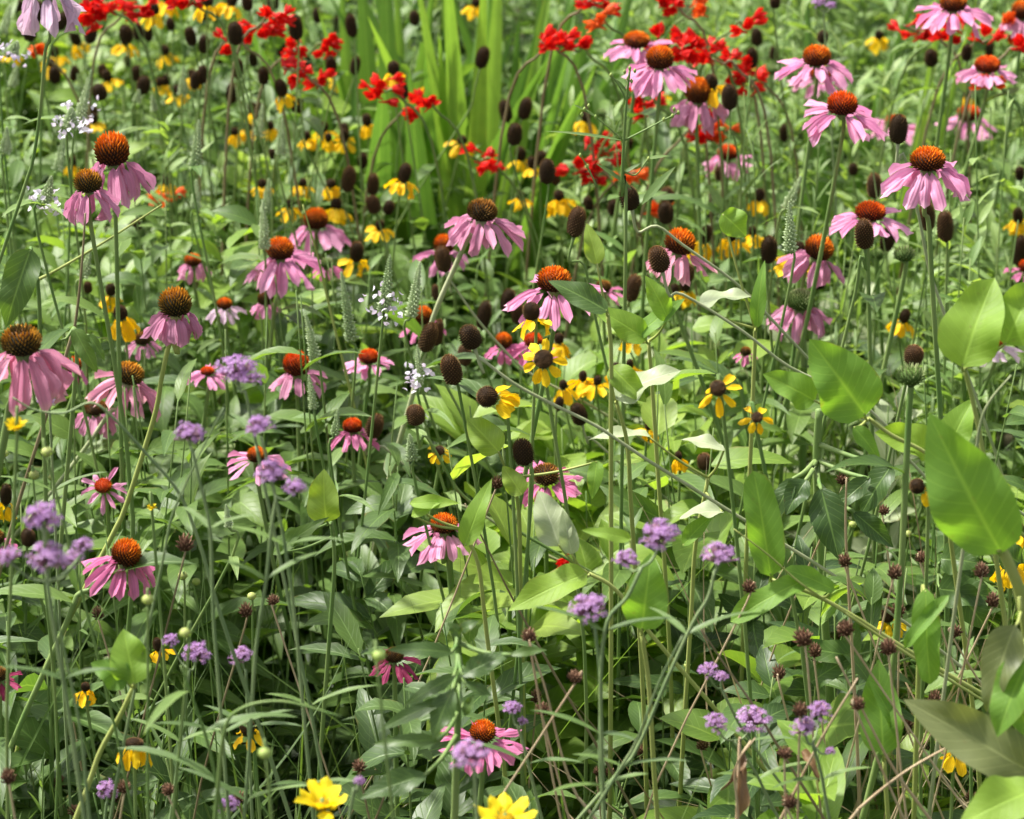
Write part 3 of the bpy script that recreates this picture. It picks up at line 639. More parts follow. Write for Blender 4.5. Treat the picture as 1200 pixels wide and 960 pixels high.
for q, item in enumerate(RY):
    x, y, w, h, pw_ = map(float, item.split(','))
    d = auto_d(y, w, .0175, .5, .9)
    plen = max(.75, (pw_ / w) * (.64 if y < 230 else .74))
    root, pts, H, s, ax, dd = coneflower(x, y, w, h / w, plen, random.uniform(32, 62), random.choice((6, 7, 8)), 'yellow', None, '', d=d, tx=random.gauss(0, .15), ty=random.gauss(0, .12), pw=plen * .58,
        kind='broadpetal', name='yellow_coneflower', cat='yellow flower', group='small yellow-petalled dark-coned flowers', cones=RCONES['black'], nleaf=0, sr=.0011 if d > 3 else .0014)
    o = [c for c in root.children if c.name.startswith('cone')][0]
    o.matrix_basis = o.matrix_basis @ Matrix.Diagonal((.93, .93, 1.2 * (h / w) / 1.35, 1))
    AUTO.append((root, x, y, 'yellow-petalled dark-coned flower'))
# individually posed yellow flowers in the sharp middle ground
for (x, y, w, hr, plen, droop, n, tx, ty, pw, lab, sh, kw) in [
    (637,421,23,.75,.95,12,9,.0,1.3,.52,'bright yellow flower facing the camera with black-brown centre, just right of image centre','bright yellow flower facing camera',dict(d=2.35)),
    (571,465,26,.95,1.0,40,6,-.75,.35,.55,'yellow flower tipped left with fat brown cone and petals fanned to its right','yellow flower tipped left near centre',{'az0':-80,'az1':100,'d':2.4}),
    (841,455,20,.8,1.15,30,7,-.3,.9,.5,'ragged double yellow flower with round brown centre above the two dark stems, right','ragged yellow flower right of centre',dict(d=2.2)),
    (887,489,14,.7,1.35,34,6,.0,.75,.62,'small open yellow flower with black centre between green stems right of centre','small open yellow flower right of centre',dict(d=2.2)),
    (515,528,13,.75,.95,24,8,0,.5,.55,'little pale yellow-rimmed flower alone in green leaves below centre','little pale yellow flower below centre',{}),
    (1075,570,19,1.0,1.0,58,6,-.55,.1,.62,'yellow flower hanging its crumpled petals from a tilted black cone behind the huge leaf','yellow flower behind the huge leaf',{'az0':-90,'az1':90,'d':2.25}),
    (157,871,23,.55,1.05,72,9,0,-.25,.5,'yellow flower hanging its petals straight down under a green-black top, bottom left','hanging yellow flower bottom left',{})]:
    root, pts, H, s, ax, dd = coneflower(x, y, w, hr, plen, droop, n, 'yellow', None, lab, short=sh, tx=tx, ty=ty, pw=pw, kind='broadpetal', name='yellow_coneflower', cat='yellow flower', real=.0185,
        group='small yellow-petalled dark-coned flowers', cones=RCONES['black'], nleaf=1, sr=.0015, **kw)
    o = [c for c in root.children if c.name.startswith('cone')][0]
    o.matrix_basis = o.matrix_basis @ Matrix.Diagonal((1, 1, hr / 1.35, 1))

# ------------------------------------------------------------------ brown seed heads on straw stems
SH = """217,638,20 320,703,15 288,717,16 115,720,14 10,912,18 70,918,14 145,923,17 87,950,15 197,925,17 133,935,14 281,935,15 620,745,18 674,793,18 628,818,14 636,832,17 752,880,14 715,906,11 421,898,17 450,923,17 941,748,23
955,764,16 991,738,20 1041,760,20 972,750,12 913,790,16 1005,825,18 920,882,18 823,873,15 980,808,11 1095,820,16 1120,740,16 1063,850,14 1020,885,14 1138,934,14 925,940,18 987,562,15 1036,598,14 1080,653,16 1048,672,17
1150,670,18 1163,705,16 878,688,17 990,658,16 1053,716,16 582,567,15 938,832,18 85,832,12 1115,640,12 700,905,10 985,745,12""".split()
for item in SH:
    x, y, w = map(float, item.split(','))
    d = auto_d(y, w, .0115, .35, .72); s = w * d / F
    lean = random.gauss(.02, .16) + (.10 if x > 850 and random.random() < .4 else 0)
    ax = nrm([-lean * .8, random.gauss(0, .1), 1]); C = P(x, y, d); H = C - ax * s * .4
    pts = stem_pts(H, ax, None, (lean, random.gauss(0, .05)), s=s)
    root = thing('seed_head_stem', '', 'seed head', pts[-1], 'small brown seed heads on thin stalks')
    stem_part(root, pts, .0008, .0012, 'stem_straw' if x > 560 or random.random() < .35 else 'stem_brown', k=5, flare=s * .16)
    put('seed_head', random.choice(SEEDS), root, Matrix.Translation(Vector(H)) @ axis_rot(ax, random.uniform(0, 6)) @ Matrix.Diagonal((s * .78, s * .78, s * random.uniform(.75, 1.15), 1)))
    protect(x, y, w * .6, d)
    AUTO.append((root, x, y, 'small brown seed head'))

# ------------------------------------------------------------------ verbena
def verbena(heads, stem, label, short, d=None, name='verbena', r=.0012, group='lilac verbena heads'):
    x0, y0, w0 = heads[0]
    if d is None: d = min(max(auto_d(y0, w0, .031, .62, 1.0), 1.75), 2.3)
    S = [P(x, y, d) for x, y in stem]; Y = S[0][1]
    S = [S[0]] + [PY(x, y, Y) for x, y in stem[1:]]
    S = [p for p in S if p[2] > .05]
    if len(S) < 2: S = [S[0], S[0] - np.array([0.005, 0, .15])]
    S += to_ground(S[-1], nrm(S[-1] - S[-2]))
    pts = smooth_path(S, 4)
    root = thing(name, label, 'verbena', pts[-1], group)
    stem_part(root, pts, r, r * 1.35, 'stem_blue', k=4)
    for i, (x, y, w) in enumerate(heads):
        s = w * d / F; C = P(x, y, d + (0 if i == 0 else random.uniform(-.02, .03)))
        ax = nrm([random.gauss(0, .12), -.12 + random.gauss(0, .08), 1]); H = C - ax * s * .28
        fl, ca = random.choice(VERB)
        Mh = Matrix.Translation(Vector(H)) @ axis_rot(ax, random.uniform(0, 6)) @ Matrix.Scale(s, 4)
        cl = put('flower_cluster', fl, root, Mh)
        k = bpy.data.objects.new('calyx', ca); col.objects.link(k); k.parent = cl
        mid = (H + S[0]) / 2 - np.array([0, 0, .004])
        if np.linalg.norm(H - S[0]) > .004:
            stem_part(root, smooth_path([H + ax * s * .04, mid, S[0]], 4), r * .75, r * .9, 'stem_blue', k=4, flare=s * .10)
        protect(x, y, w * .5, d)
    for f_ in (.25, .55):
        p = pts[int(f_ * (len(pts) - 1))]
        for sgn in (-1, 1):
            mb = MB(); leaves(mb, [p], [[sgn * .8, random.gauss(0, .4), .5]], [[0, 0, 1]], random.uniform(.035, .06), .006, .5, .3, 'linear', 7, 2, random.random(), .1)
            part('leaf', mb, 'linear', root)
    LM.append((x0, y0, short))
verbena([(280,435,58)], [(287,458),(292,480),(300,520),(309,565)], 'largest lilac verbena head at left of centre, blurred, between two coneflowers', 'largest lilac verbena head', d=2.0)
verbena([(222,508,40)], [(225,525),(234,565),(246,620),(250,720),(256,800)], 'single flat-bottomed lilac verbena head on straight grey stem, above dark gap left', 'single lilac head on straight stem', d=1.95)
verbena([(303,499,37)], [(306,512),(318,560),(334,640),(345,720),(358,860)], 'upper lilac verbena head of the tight trio right of the straight stem', 'upper head of the lilac trio', d=1.95)
verbena([(318,553,44),(346,571,30)], [(324,582),(318,620),(312,680),(300,760),(292,880)], 'pair of low lilac verbena heads crossing before the level pink coneflower', 'low pair of the lilac trio', d=1.95)
verbena([(50,605,50),(57,653,52),(86,655,30),(10,652,34),(97,640,30)], [(55,682),(64,740),(78,820),(96,940)], 'branching lilac verbena with four crowded heads at the left edge', 'branching lilac verbena at left edge', d=1.85, r=.0015)
verbena([(774,626,50),(735,655,34)], [(752,665),(735,700),(712,728),(704,790),(705,870),(708,955)], 'pair of lilac verbena heads on one angled stem, the higher one larger', 'angled pair of lilac heads', d=1.95, r=.0013)
verbena([(690,712,50)], [(697,735),(704,800),(703,880),(707,955)], 'ragged half-open lilac verbena head above a long straight grey stem', 'ragged lilac head right of centre', d=1.98, r=.0013)
verbena([(842,650,46)], [(838,668),(830,700),(812,730),(780,800),(745,880),(708,925)], 'neat dome-shaped lilac verbena head alone among pale leaves, right of centre', 'neat lilac dome right of centre', d=1.98)
verbena([(551,884,52)], [(556,900),(558,940)], 'out-of-focus lilac verbena head in front of the bottom centre coneflower', 'blurred lilac head at bottom centre', d=1.8)
verbena([(600,830,26),(612,845,14)], [(606,850),(614,875),(630,940)], 'small ragged lilac verbena head right above the bottom centre coneflower', 'small ragged lilac head bottom centre')
verbena([(421,915,16)], [(415,925),(410,955)], 'tiny lilac verbena tuft right of the bottom yellow daisy', 'tiny lilac tuft bottom', d=1.9)
verbena([(883,843,46),(840,846,31)], [(860,868),(885,905),(905,945)], 'pair of lilac verbena heads side by side at bottom right', 'side by side lilac pair bottom right')
verbena([(845,793,20),(830,785,26)], [(846,808),(870,855),(905,905)], 'faded pinkish lilac verbena heads above the bottom right pair', 'faded lilac heads bottom right')
verbena([(943,852,34),(962,832,32),(973,880,14)], [(952,872),(962,905),(970,950)], 'cluster of three lilac verbena heads among straw stalks, bottom right', 'lilac trio among straw stalks', d=2.05)
verbena([(230,765,38),(200,750,22)], [(222,785),(215,840),(205,920)], 'shaded violet verbena heads in the lower left beside a green leaf', 'shaded violet heads lower left', d=2.15)
verbena([(283,768,30)], [(288,785),(290,830),(293,900)], 'small violet verbena head right of the larger shaded violet heads', 'small violet head lower left', d=2.15)
verbena([(125,925,30)], [(125,940),(122,970)], 'dim bluish verbena head in the bottom left corner shade', 'dim bluish head bottom left', d=2.2)
verbena([(268,943,28)], [(268,955),(268,975)], 'dim violet verbena head at the bottom edge left of the yellow daisy', 'dim violet head at bottom edge', d=2.1)
verbena([(55,468,26)], [(58,480),(60,520)], 'dull lilac verbena head in shade below the left edge coneflower', 'dull lilac head under left edge flower', d=2.3)
verbena([(960,2,20),(974,6,14)], [(965,12),(968,60)], 'distant purple verbena head at the top edge right of centre', 'distant purple head at top edge', d=3.4)
# long bare grey stems crossing the lower left
def loose_stem(vias, d, r, mat, label, name='bare_stem', cat='stem', group='long bare stems', nl=0, lk='linear'):
    p0 = P(*vias[0], d); Y = p0[1]
    pts = [p0] + [p for p in (PY(x, y, Y) for x, y in vias[1:]) if p[2] > .03]
    dr = nrm(pts[-1] - pts[-2])
    pts += to_ground(pts[-1], dr)
    sp = smooth_path(pts, 5)
    root = thing(name, label, cat, sp[-1], group)
    stem_part(root, sp, r * .4, r * 1.25, mat, k=5)
    for q in range(nl):
        p = sp[int((.1 + .7 * q / max(1, nl)) * (len(sp) - 1))]; a = random.uniform(0, 6.28)
        mb = MB(); leaves(mb, [p], [[math.cos(a), math.sin(a), .5]], [[0, 0, 1]], random.uniform(.05, .09), .009, .7, .3, 'linear', 7, 2, random.random(), .1)
        part('leaf', mb, lk, root)
    return root
loose_stem([(15,466),(40,480),(75,484),(106,472),(130,487),(170,530),(210,578),(235,640),(252,700),(272,760)], 2.05, .0017, 'stem_blue', 'hooked grey-green stem running from the left edge flower down to the right')
loose_stem([(262,478),(240,520),(213,577),(200,610),(190,660)], 2.0, .0014, 'stem_blue', 'thin grey-green stem rising to the largest lilac head from a crossing')
loose_stem([(62,700),(75,760),(95,860),(105,960)], 1.9, .0018, 'stem_blue', 'thick blurred grey stem at lower left below the branching lilac verbena')
loose_stem([(400,840),(330,822),(280,832),(262,862),(252,960)], 1.9, .002, 'stem', 'arching pale green stem bending over at lower left of the yellow daisy')
loose_stem([(212,780),(230,830),(246,880),(262,960)], 1.95, .0020, 'stem', 'straight green stem leaning left below the shaded violet heads', nl=5)
loose_stem([(800,745),(772,800),(745,870),(712,925)], 1.95, .0018, 'stem_blue', 'thin grey stem slanting down left to the long straight verbena stem')
loose_stem([(620,750),(640,810),(657,880),(675,930),(698,960)], 2.1, .0017, 'stem_straw', 'pale straw stalk slanting right at bottom centre under a brown head')
loose_stem([(545,590),(575,650),(600,700),(625,745),(650,790)], 2.35, .0016, 'stem_brown', 'thin reddish stalk slanting through the leaves right of the lone bright coneflower')
loose_stem([(1005,795),(960,870),(930,930),(915,960)], 2.05, .0019, 'stem_straw', 'straw stalk crossing from upper right to lower left in the dead stalks')
loose_stem([(980,770),(1020,850),(1050,905),(1090,960)], 2.1, .0019, 'stem_straw', 'long straw stalk crossing behind the lilac trio toward the bottom right')
loose_stem([(1115,873),(1060,905),(1010,945),(985,975)], 2.05, .002, 'stem_straw', 'stout straw stalk lying low toward the olive wilting leaf')
loose_stem([(820,735),(850,780),(885,830),(918,885)], 2.1, .0016, 'stem_brown', 'brownish stalk slanting down to the reddish seed head bottom right')
loose_stem([(885,865),(862,900),(865,960)], 2.05, .0015, 'stem_straw', 'crooked straw twig by the dead brown leaf at bottom right')
loose_stem([(992,560),(991,620),(995,700)], 2.3, .0020, 'stem_straw', 'upright pale pinkish stalk under a bud right of centre')
loose_stem([(385,355),(372,300),(355,240)][::-1], 2.9, .002, 'stem_yellow', 'yellow-green stem behind the two fanned pink coneflowers')
loose_stem([(190,240),(120,285),(60,320),(10,345)], 2.7, .0024, 'stem_yellow', 'yellow-green blade-like stem slanting down left above the left edge coneflower', )
loose_stem([(100,250),(96,310),(88,380),(76,420)], 2.4, .0022, 'stem_brown', 'brownish upright stalk under the short olive-coned upper left flower')
loose_stem([(1185,440),(1160,470),(1148,500),(1140,560)], 2.1, .0020, 'stem_pale', 'pale stem curving behind the huge leaf at right')
loose_stem([(860,620),(900,650),(940,685),(990,718),(1030,745)], 2.2, .0016, 'stem_yellow', 'lower yellow-green stem running parallel with the long slanting one at right')

# ------------------------------------------------------------------ coreopsis: yellow daisies, tufts and round buds
def coreopsis(x, y, w, label, short, d=2.1, n=9, droop=-48, plen=1.5, pw=.85, kind='oblong'):
    s = w * .33 * d / F; C = P(x, y, d); ax = nrm([.03, -.1, 1]); H = C - ax * s * .3
    pts = stem_pts(H, ax, None, (random.gauss(0, .03), 0), s=s)
    root = thing('yellow_daisy', label, 'yellow daisy', pts[-1], 'clear yellow daisies')
    stem_part(root, pts, .0012, .0016, 'stem', k=5, flare=s * .35)
    put('disc', YDISC[0], root, Matrix.Translation(Vector(H)) @ axis_rot(ax) @ Matrix.Scale(s, 4))
    for ring in range(2 if n > 9 else 1):
        for i in range(n):
            a = 2 * math.pi * i / n + random.gauss(0, .1) + ring * .3; L = s * plen * random.uniform(.9, 1.12) * (1 - .2 * ring)
            put('petal', random.choice(petal_meshes('lemon', kind)[:4]), root, Matrix.Translation(Vector(H)) @ axis_rot(ax) @ Matrix.Rotation(a, 4, 'Z') @ Matrix.Translation((.3 * s, 0, .02 * s)) @
                Matrix.Rotation(R(droop + random.gauss(0, 9) - 20 * ring), 4, 'Y') @ Matrix.Diagonal((L, s * pw * random.uniform(.85, 1.1), L, 1)))
    mb = MB(); n2 = 8; an = np.arange(n2) * 2 * np.pi / n2
    D = np.stack([np.cos(an), np.sin(an), np.full(n2, .5)], -1)
    leaves(mb, np.repeat([H - ax * s * .1], n2, 0), D, [[0, 0, 1]] * n2, s * .85, s * .25, -.5, .3, 'lance', 5, 2, RNG.random(n2)); part('calyx', mb, 'fine', root)
    protect(x, y, w * .6, d); LM.append((x, y, short)); return root
coreopsis(377,942,62, 'bright yellow daisy opening upward at the bottom edge, left of centre', 'bottom left yellow daisy', d=1.95)
coreopsis(592,958,66, 'bright yellow daisy cut by the bottom edge at centre, petals spread right', 'bottom centre yellow daisy', d=1.95, droop=-35)
coreopsis(19,500,30, 'ruffled yellow pompon flower on green sepals at the left edge', 'ruffled yellow pompon at left edge', d=1.95, n=14, droop=-45, plen=1.3, pw=.6)
coreopsis(178,594,20, 'small orange-yellow tuft on white sepals left of the straight verbena stem', 'small orange-yellow tuft lower left', d=2.2, n=10, droop=-50, plen=.8, pw=.5)
for (x, y, w) in [(5,532,13),(55,530,18),(40,557,16),(214,675,15),(230,682,13),(173,703,18),(295,699,14),(217,742,18),(310,883,20),(444,769,20),(999,615,12),(1064,626,12),(805,780,10),(60,560,10),(268,950,12),(1150,600,9)]:
    d = auto_d(y, w, .011, .45, .9); w *= .8; s = w * d / F; C = P(x, y, d); ax = nrm([random.gauss(0, .15), -.1, 1]); H = C - ax * s * .4
    pts = stem_pts(H, ax, None, None, s=s)
    root = thing('flower_bud', '', 'flower bud', pts[-1], 'round green-yellow buds')
    stem_part(root, pts, .0009, .0014, 'stem', k=5, flare=s * .2)
    mb = MB(); zz = np.linspace(0, 1, 7); tube(mb, [H + ax * s * z * .85 for z in zz], 0, radii=s * .48 * np.sqrt(np.maximum(.02, 1 - (2 * zz - 1) ** 2)), k=9)
    part('bud', mb, 'stem_yellow' if w < 16 else 'budgreen', root)
    mb = MB(); n2 = 7; an = np.arange(n2) * 2 * np.pi / n2
    leaves(mb, np.repeat([H], n2, 0), np.stack([np.cos(an), np.sin(an), np.full(n2, .4)], -1), [[0, 0, 1]] * n2, s * .9, s * .28, -.6, .3, 'lance', 5, 2, .8); part('sepals', mb, 'fine', root)
    protect(x, y, w * .7, d); AUTO.append((root, x, y, 'round green-yellow bud'))

# ------------------------------------------------------------------ pale green flower spikes
def spike(x0, y0, x1, y1, w, white=False, d=None):
    """tip x0,y0 to foot x1,y1"""
    if d is None: d = auto_d(y1, max(w, 8), .0115, .6, .85); w = w * 1.12
    A_ = P(x0, y0, d); B_ = PY(x1, y1, A_[1]); s = w * d / F
    pts = stem_pts(B_, nrm(A_ - B_), None, None, s=.03)
    root = thing('flower_spike', '', 'flower spike', pts[-1], 'pale green flower spikes')
    stem_part(root, pts, .0013, .0020, 'stem', k=5)
    L = np.linalg.norm(A_ - B_); n = int(min(320, max(110, L * 2600))); mb = MB(); ax = (A_ - B_) / L
    tube(mb, [B_, (A_ + B_) / 2 + np.array([s * .1, 0, 0]), A_], .0011, .0006, 4)
    t1 = nrm(np.cross(ax, [0, 1, .2])); t2 = np.cross(ax, t1); fb = MB()
    for k in range(n):
        f = (k + .5) / n; a = k * GA; rr = s * .5 * (1 - f) ** .6 * random.uniform(.6, 1.1); b = s * .17 * (1 - .6 * f)
        r_ = t1 * math.cos(a) + t2 * math.sin(a); c = B_ + ax * L * f + r_ * rr + ax * s * .1
        V = [c + r_ * b * 1.2 + ax * b * .5, c - r_ * rr, c + np.cross(ax, r_) * b * .7, c - np.cross(ax, r_) * b * .7, c + ax * b, c - ax * b]
        mb.add(V, None, [[0, 2, 4], [0, 4, 3], [0, 3, 5], [0, 5, 2], [1, 4, 2], [1, 3, 4], [1, 5, 3], [1, 2, 5]], None, random.random())
    part('spike', mb, 'spikebud', root, smooth=False)
    if white:
        n3 = 36; f = RNG.uniform(-.15, .45, n3); a = RNG.uniform(0, 6.28, n3)
        C = B_ + ax * L * f[:, None] + (t1 * np.cos(a)[:, None] + t2 * np.sin(a)[:, None]) * (s * RNG.uniform(.5, 1.7, n3))[:, None]
        D = nrm(RNG.normal(0, 1, (n3, 3)) + [0, -.4, .2]); leaves(fb, C, D, RNG.normal(0, 1, (n3, 3)), .0070, .0048, .6, .3, 'oblong', 3, 2, RNG.random(n3)); part('florets', fb, 'white', root)
    for q in range(3):
        stem_leaf(root, pts, random.uniform(.05, .5), random.uniform(0, 6.28), random.uniform(.04, .07), random.uniform(.009, .014), 'fine', elev=.5)
    protect((x0 + x1) / 2, (y0 + y1) / 2, w * .8, d); protect(x0, y0, w * .5, d)
    AUTO.append((root, (x0 + x1) / 2, (y0 + y1) / 2, 'whitish lavender-flowered spike' if white else 'pale green bud spike'))
for a in [(107,83,92,145,12,True),(12,8,4,40,10),(75,158,68,200,11),(215,78,214,112,10),(247,86,240,112,9),(233,142,229,195,12),(178,112,182,130,8),(331,140,329,182,11),(308,122,303,160,10),(315,210,311,250,11),(230,212,229,245,11),
          (60,208,52,240,14,True),(106,292,98,325,11),(308,238,310,292,12),(358,368,371,425,12),(362,440,368,480,10),(400,320,412,400,13),(457,300,450,365,14,True),(492,308,482,372,13),(489,405,492,450,9,True),(925,238,926,295,14),
          (938,208,922,245,12),(265,592,268,618,9),(396,480,392,510,9),(480,510,484,540,13),(20,78,14,102,10),(8,150,6,180,12),(20,50,12,66,14,True),(163,106,160,120,8),(84,128,82,150,16,True)]:
    spike(*a[:5], white=len(a) > 5)

# ------------------------------------------------------------------ scarlet crocosmia
for i, (x, y, w, m) in enumerate([(105,25,42,'red'),(158,16,36,'red'),(222,4,18,'red'),(300,32,46,'red'),(383,54,34,'red'),(344,84,28,'red'),(372,96,22,'red'),(42,62,16,'redorange'),(450,108,36,'red'),(486,127,30,'red'),(562,188,38,'red'),(648,58,30,'red'),
        (677,61,28,'red'),(700,4,32,'red'),(702,26,20,'redorange'),(785,10,28,'red'),(797,57,26,'red'),(768,50,34,'red'),(745,135,22,'red'),(692,203,46,'red'),(716,180,34,'red'),(735,205,22,'redorange'),(808,52,42,'red'),(836,62,34,'red'),
        (866,100,46,'red'),(882,94,28,'red'),(820,12,24,'redorange'),(1078,38,44,'red'),(1112,42,36,'red'),(1192,60,28,'red'),(1186,32,20,'redorange'),(812,158,26,'red'),(848,156,34,'redorange'),(766,250,20,'redorange'),(870,30,20,'red'),(848,75,30,'red'),
        (120,8,20,'red'),(275,50,22,'red'),(205,232,26,'redorange'),(1150,50,20,'red'),(1165,100,14,'redorange'),(345,60,20,'red'),(760,118,18,'red'),(640,52,16,'red'),(500,125,20,'red'),(320,22,24,'red'),(668,655,12,'red')]):
    d = auto_d(y, 34, .030 * 34 / 34 * 1.2, .58, .95); d = min(d, 4.2) + random.uniform(0, .25); 
    if y > 600: d = 2.9
    C = P(x, y, d); s = w * d / F
    side = random.choice((-1, 1)); A_ = C + np.array([side * s * .5, 0, -s * .15])
    pts = smooth_path([C + np.array([-side * s * .45, 0, s * .2]), C, A_, A_ + np.array([side * .05, .02, -.12]), np.array([A_[0] + side * .1, A_[1] + .06, 0])], 5)
    root = thing('scarlet_montbretia', '', 'red flower', pts[-1], 'scarlet montbretia flowers')
    stem_part(root, pts, .0012, .0022, 'stem_brown' if i % 2 else 'stem', k=5)
    for q in range(max(3, int(w / 4.5))):
        f = random.uniform(0, .38); p = pts[int(f * (len(pts) - 1))] ; a = random.uniform(0, 6.28)
        D = Vector((math.cos(a), math.sin(a) - .3, random.uniform(-.2, .9))).normalized(); L = random.uniform(.024, .036)
        jit = Vector((random.gauss(0, s * .13), random.gauss(0, s * .1), random.gauss(0, s * .24)))
        q_ = Vector((1, 0, 0)).rotation_difference(D).to_matrix().to_4x4()
        put('flower', random.choice(CROC[m]), root, Matrix.Translation(Vector(p) + jit - D * L * .2) @ q_ @ Matrix.Rotation(random.uniform(0, 6), 4, 'X') @ Matrix.Scale(L, 4))
    protect(x, y, w * .5, d); AUTO.append((root, x, y, 'scarlet flower cluster' if m == 'red' else 'orange-red flower cluster'))

# ------------------------------------------------------------------ sword-leaved clumps at the back
def blade(root, foot, top, w, curl=.25, rnd=.5):
    foot, top = np.asarray(foot, float), np.asarray(top, float); D = top - foot; L = np.linalg.norm(D)
    side = nrm([D[0], 0, 0.001]) if abs(D[0]) > .01 else np.array([1, 0, 0])
    mb = MB(); Nn = nrm(np.array([random.gauss(0, .35), -1, .25]))
    leaves(mb, [foot], [D], [Nn], L, w, curl, random.uniform(.15, .45), 'sword', 18, 4, rnd, .03, twist=random.gauss(0, .25))
    part('leaf', mb, 'sword', root)
BL = [  # pixel of a lower point, pixel of the tip, width px, depth, tone
 [(545,330,470,-60,34,.9),(548,330,505,-80,36,.7),(560,330,600,-70,30,.95),(575,340,655,-40,26,.75),(540,330,540,-60,30,.5),(530,330,515,40,26,1),(520,330,440,-40,30,.35),(585,330,618,-40,30,.55),(600,335,680,-20,24,.4),(500,330,468,20,30,.3),(552,335,566,-70,26,.8),(515,325,528,90,22,.95)],
 [(420,330,404,-20,30,.6),(436,330,450,0,34,.35),(450,335,420,-60,32,.5),(470,335,488,60,24,.8),(395,330,372,60,20,.4),(462,330,455,-30,28,.45),(410,320,432,40,24,.25),(480,335,520,120,18,.7)],
 [(610,340,640,-40,34,.25),(630,340,690,20,26,.3),(650,345,730,-20,24,.35),(640,335,660,-60,30,.5),(600,330,700,60,20,.55),(620,340,765,110,14,.45),(665,340,700,-30,24,.2),(590,340,605,20,26,.3),(680,340,790,20,18,.3),(655,340,720,120,16,.6)],
 [(975,160,1000,-30,24,.25),(990,160,1012,10,16,.35),(965,150,955,-20,12,.4)],
 [(1100,90,1130,-40,14,.9),(1085,95,1110,10,10,.8),(1120,95,1150,-20,10,.9)]]
BLL = ['broad fan of bright yellow-green sword leaves at the top centre', 'dimmer sword leaves on the left side of the bright central fan', 'dark green sword leaves on the right side of the bright central fan',
       'pair of broad blue-green sword leaves behind the upper right coneflowers', 'few narrow yellow-green sword leaves near the top right corner']
for gi, g in enumerate(BL):
    dd = [4.0, 4.1, 4.15, 3.9, 3.7][gi]
    if gi < 3:
        extra = [(random.uniform(-70, 70) + g[0][0], 335, random.uniform(-170, 170) + g[0][0], random.uniform(-60, 140), random.uniform(12, 28), random.uniform(.05, .95)) for _ in range(20)]
    else: extra = []
    x0, y0 = g[0][0], g[0][1]; foot0 = P(x0, y0, dd); root = thing('sword_leaf_clump', BLL[gi], 'sword-leaved plant', (foot0[0], foot0[1], 0), 'sword-leaved clumps')
    for j, (ax_, ay, bx, by, w, tone) in enumerate(g + extra):
        dz = dd + (random.uniform(-.08, .08) if j < len(g) else random.uniform(.1, .35)); A_ = P(ax_, ay, dz); B_ = PY(bx, by, A_[1] - random.uniform(-.05, .12))
        D = B_ - A_; k = A_[2] / max(.2, D[2]); foot = A_ - D * k; foot[0] = np.clip(foot[0], foot0[0] - .15, foot0[0] + .15)
        blade(root, foot, B_, w * dd / F * random.uniform(1.15, 1.6), random.gauss(0, .28), min(1, max(0, (tone - .5) * 1.5 + .55)))
    LM.append((x0 + (0 if gi else -10), y0 - 150 if gi < 3 else y0 - 80, ['bright sword-leaf fan', 'dim left sword leaves', 'dark right sword leaves', 'blue-green sword leaves upper right', 'narrow sword leaves top right'][gi]))

# ------------------------------------------------------------------ hand-placed large leaves
def big_leaf_plant(lv, stem, label, short, d=2.2, mat='big', kind='ovate', sr=.0018, name='broad_leaf_plant', smat='stem_yellow', cat='leafy plant', group='broad-leaved stems', tooth=0, wave=.26):
    """lv: (base x,y, tip x,y, width px, tone[, material, toward-camera weight])"""
    p0 = P(*stem[0], d); Y = p0[1]
    pts = [p0] + [p for p in (PY(x, y, Y) for x, y in stem[1:]) if p[2] > .04]
    pts += to_ground(pts[-1], nrm(pts[-1] - pts[-2]))
    sp = smooth_path(pts, 5)
    root = thing(name, label, cat, sp[-1], group)
    stem_part(root, sp, sr, sr * 1.4, smat)
    for l in lv:
        bx, by, tx_, ty_, w, tone = l[:6]; mt = l[6] if len(l) > 6 else mat; fc = l[7] if len(l) > 7 else .6
        dl = d - .02; Bp = P(bx, by, dl); Tp = P(tx_, ty_, dl - .25 * abs(w) * dl / F * random.choice((1, -1)))
        D = Tp - Bp; L = np.linalg.norm(D) * 1.04
        toC = nrm(CAMP - Bp); Nn = toC * fc + np.array([-.25, .1, .75]) * (1 - fc) + np.array([random.gauss(0, .1), 0, 0])
        if w < 0: Nn = -Nn; w = -w
        cu = random.uniform(.35, .7); Dn = nrm(D); Np = nrm(Nn - Dn * np.dot(Nn, Dn)); Dl = Dn * math.cos(cu / 2) + Np * math.sin(cu / 2)
        mb = MB(); big = w > 24
        leaves(mb, [Bp], [Dl], [Np], L * 1.02, w * dl / F * 1.08, cu, random.uniform(.1, .45), kind, 16 if big else 12, 6 if big else 4, tone, wave, tooth)
        lf = part('leaf', mb, mt, root)
        q = sp[np.argmin(np.linalg.norm(sp - Bp, axis=1))]
        if np.linalg.norm(q - Bp) > .004:
            m2 = MB(); tube(m2, smooth_path([Bp + Dl * L * .03, (Bp + q) / 2 + np.array([0, 0, -.003]), q], 4), sr * .55, sr * .8, 5); part('leaf_stalk', m2, smat, root)
        protect((bx + tx_) / 2, (by + ty_) / 2, min(w * .6, 40), d - .02)
        for f_ in (.2, .8): protect(bx + (tx_ - bx) * f_, by + (ty_ - by) * f_, w * .4, d - .02)
    if short: LM.append(((lv[0][0] + lv[0][2]) / 2, (lv[0][1] + lv[0][3]) / 2, short))
    return root
big_leaf_plant([(1173,648,1093,492,92,.45)], [(1172,640),(1184,665),(1198,705),(1215,800)], 'single huge smooth yellow-green leaf filling the right side, pointing up left', 'huge right-hand leaf', d=2.0, sr=.0042)
big_leaf_plant([(1127,430,1164,330,74,.85),(1178,404,1212,332,60,.8)], [(1130,432),(1140,470),(1150,520),(1160,600)], 'two bright upright yellow-green leaves near the right edge, above the huge leaf', 'bright upright leaf near right edge', d=2.15)
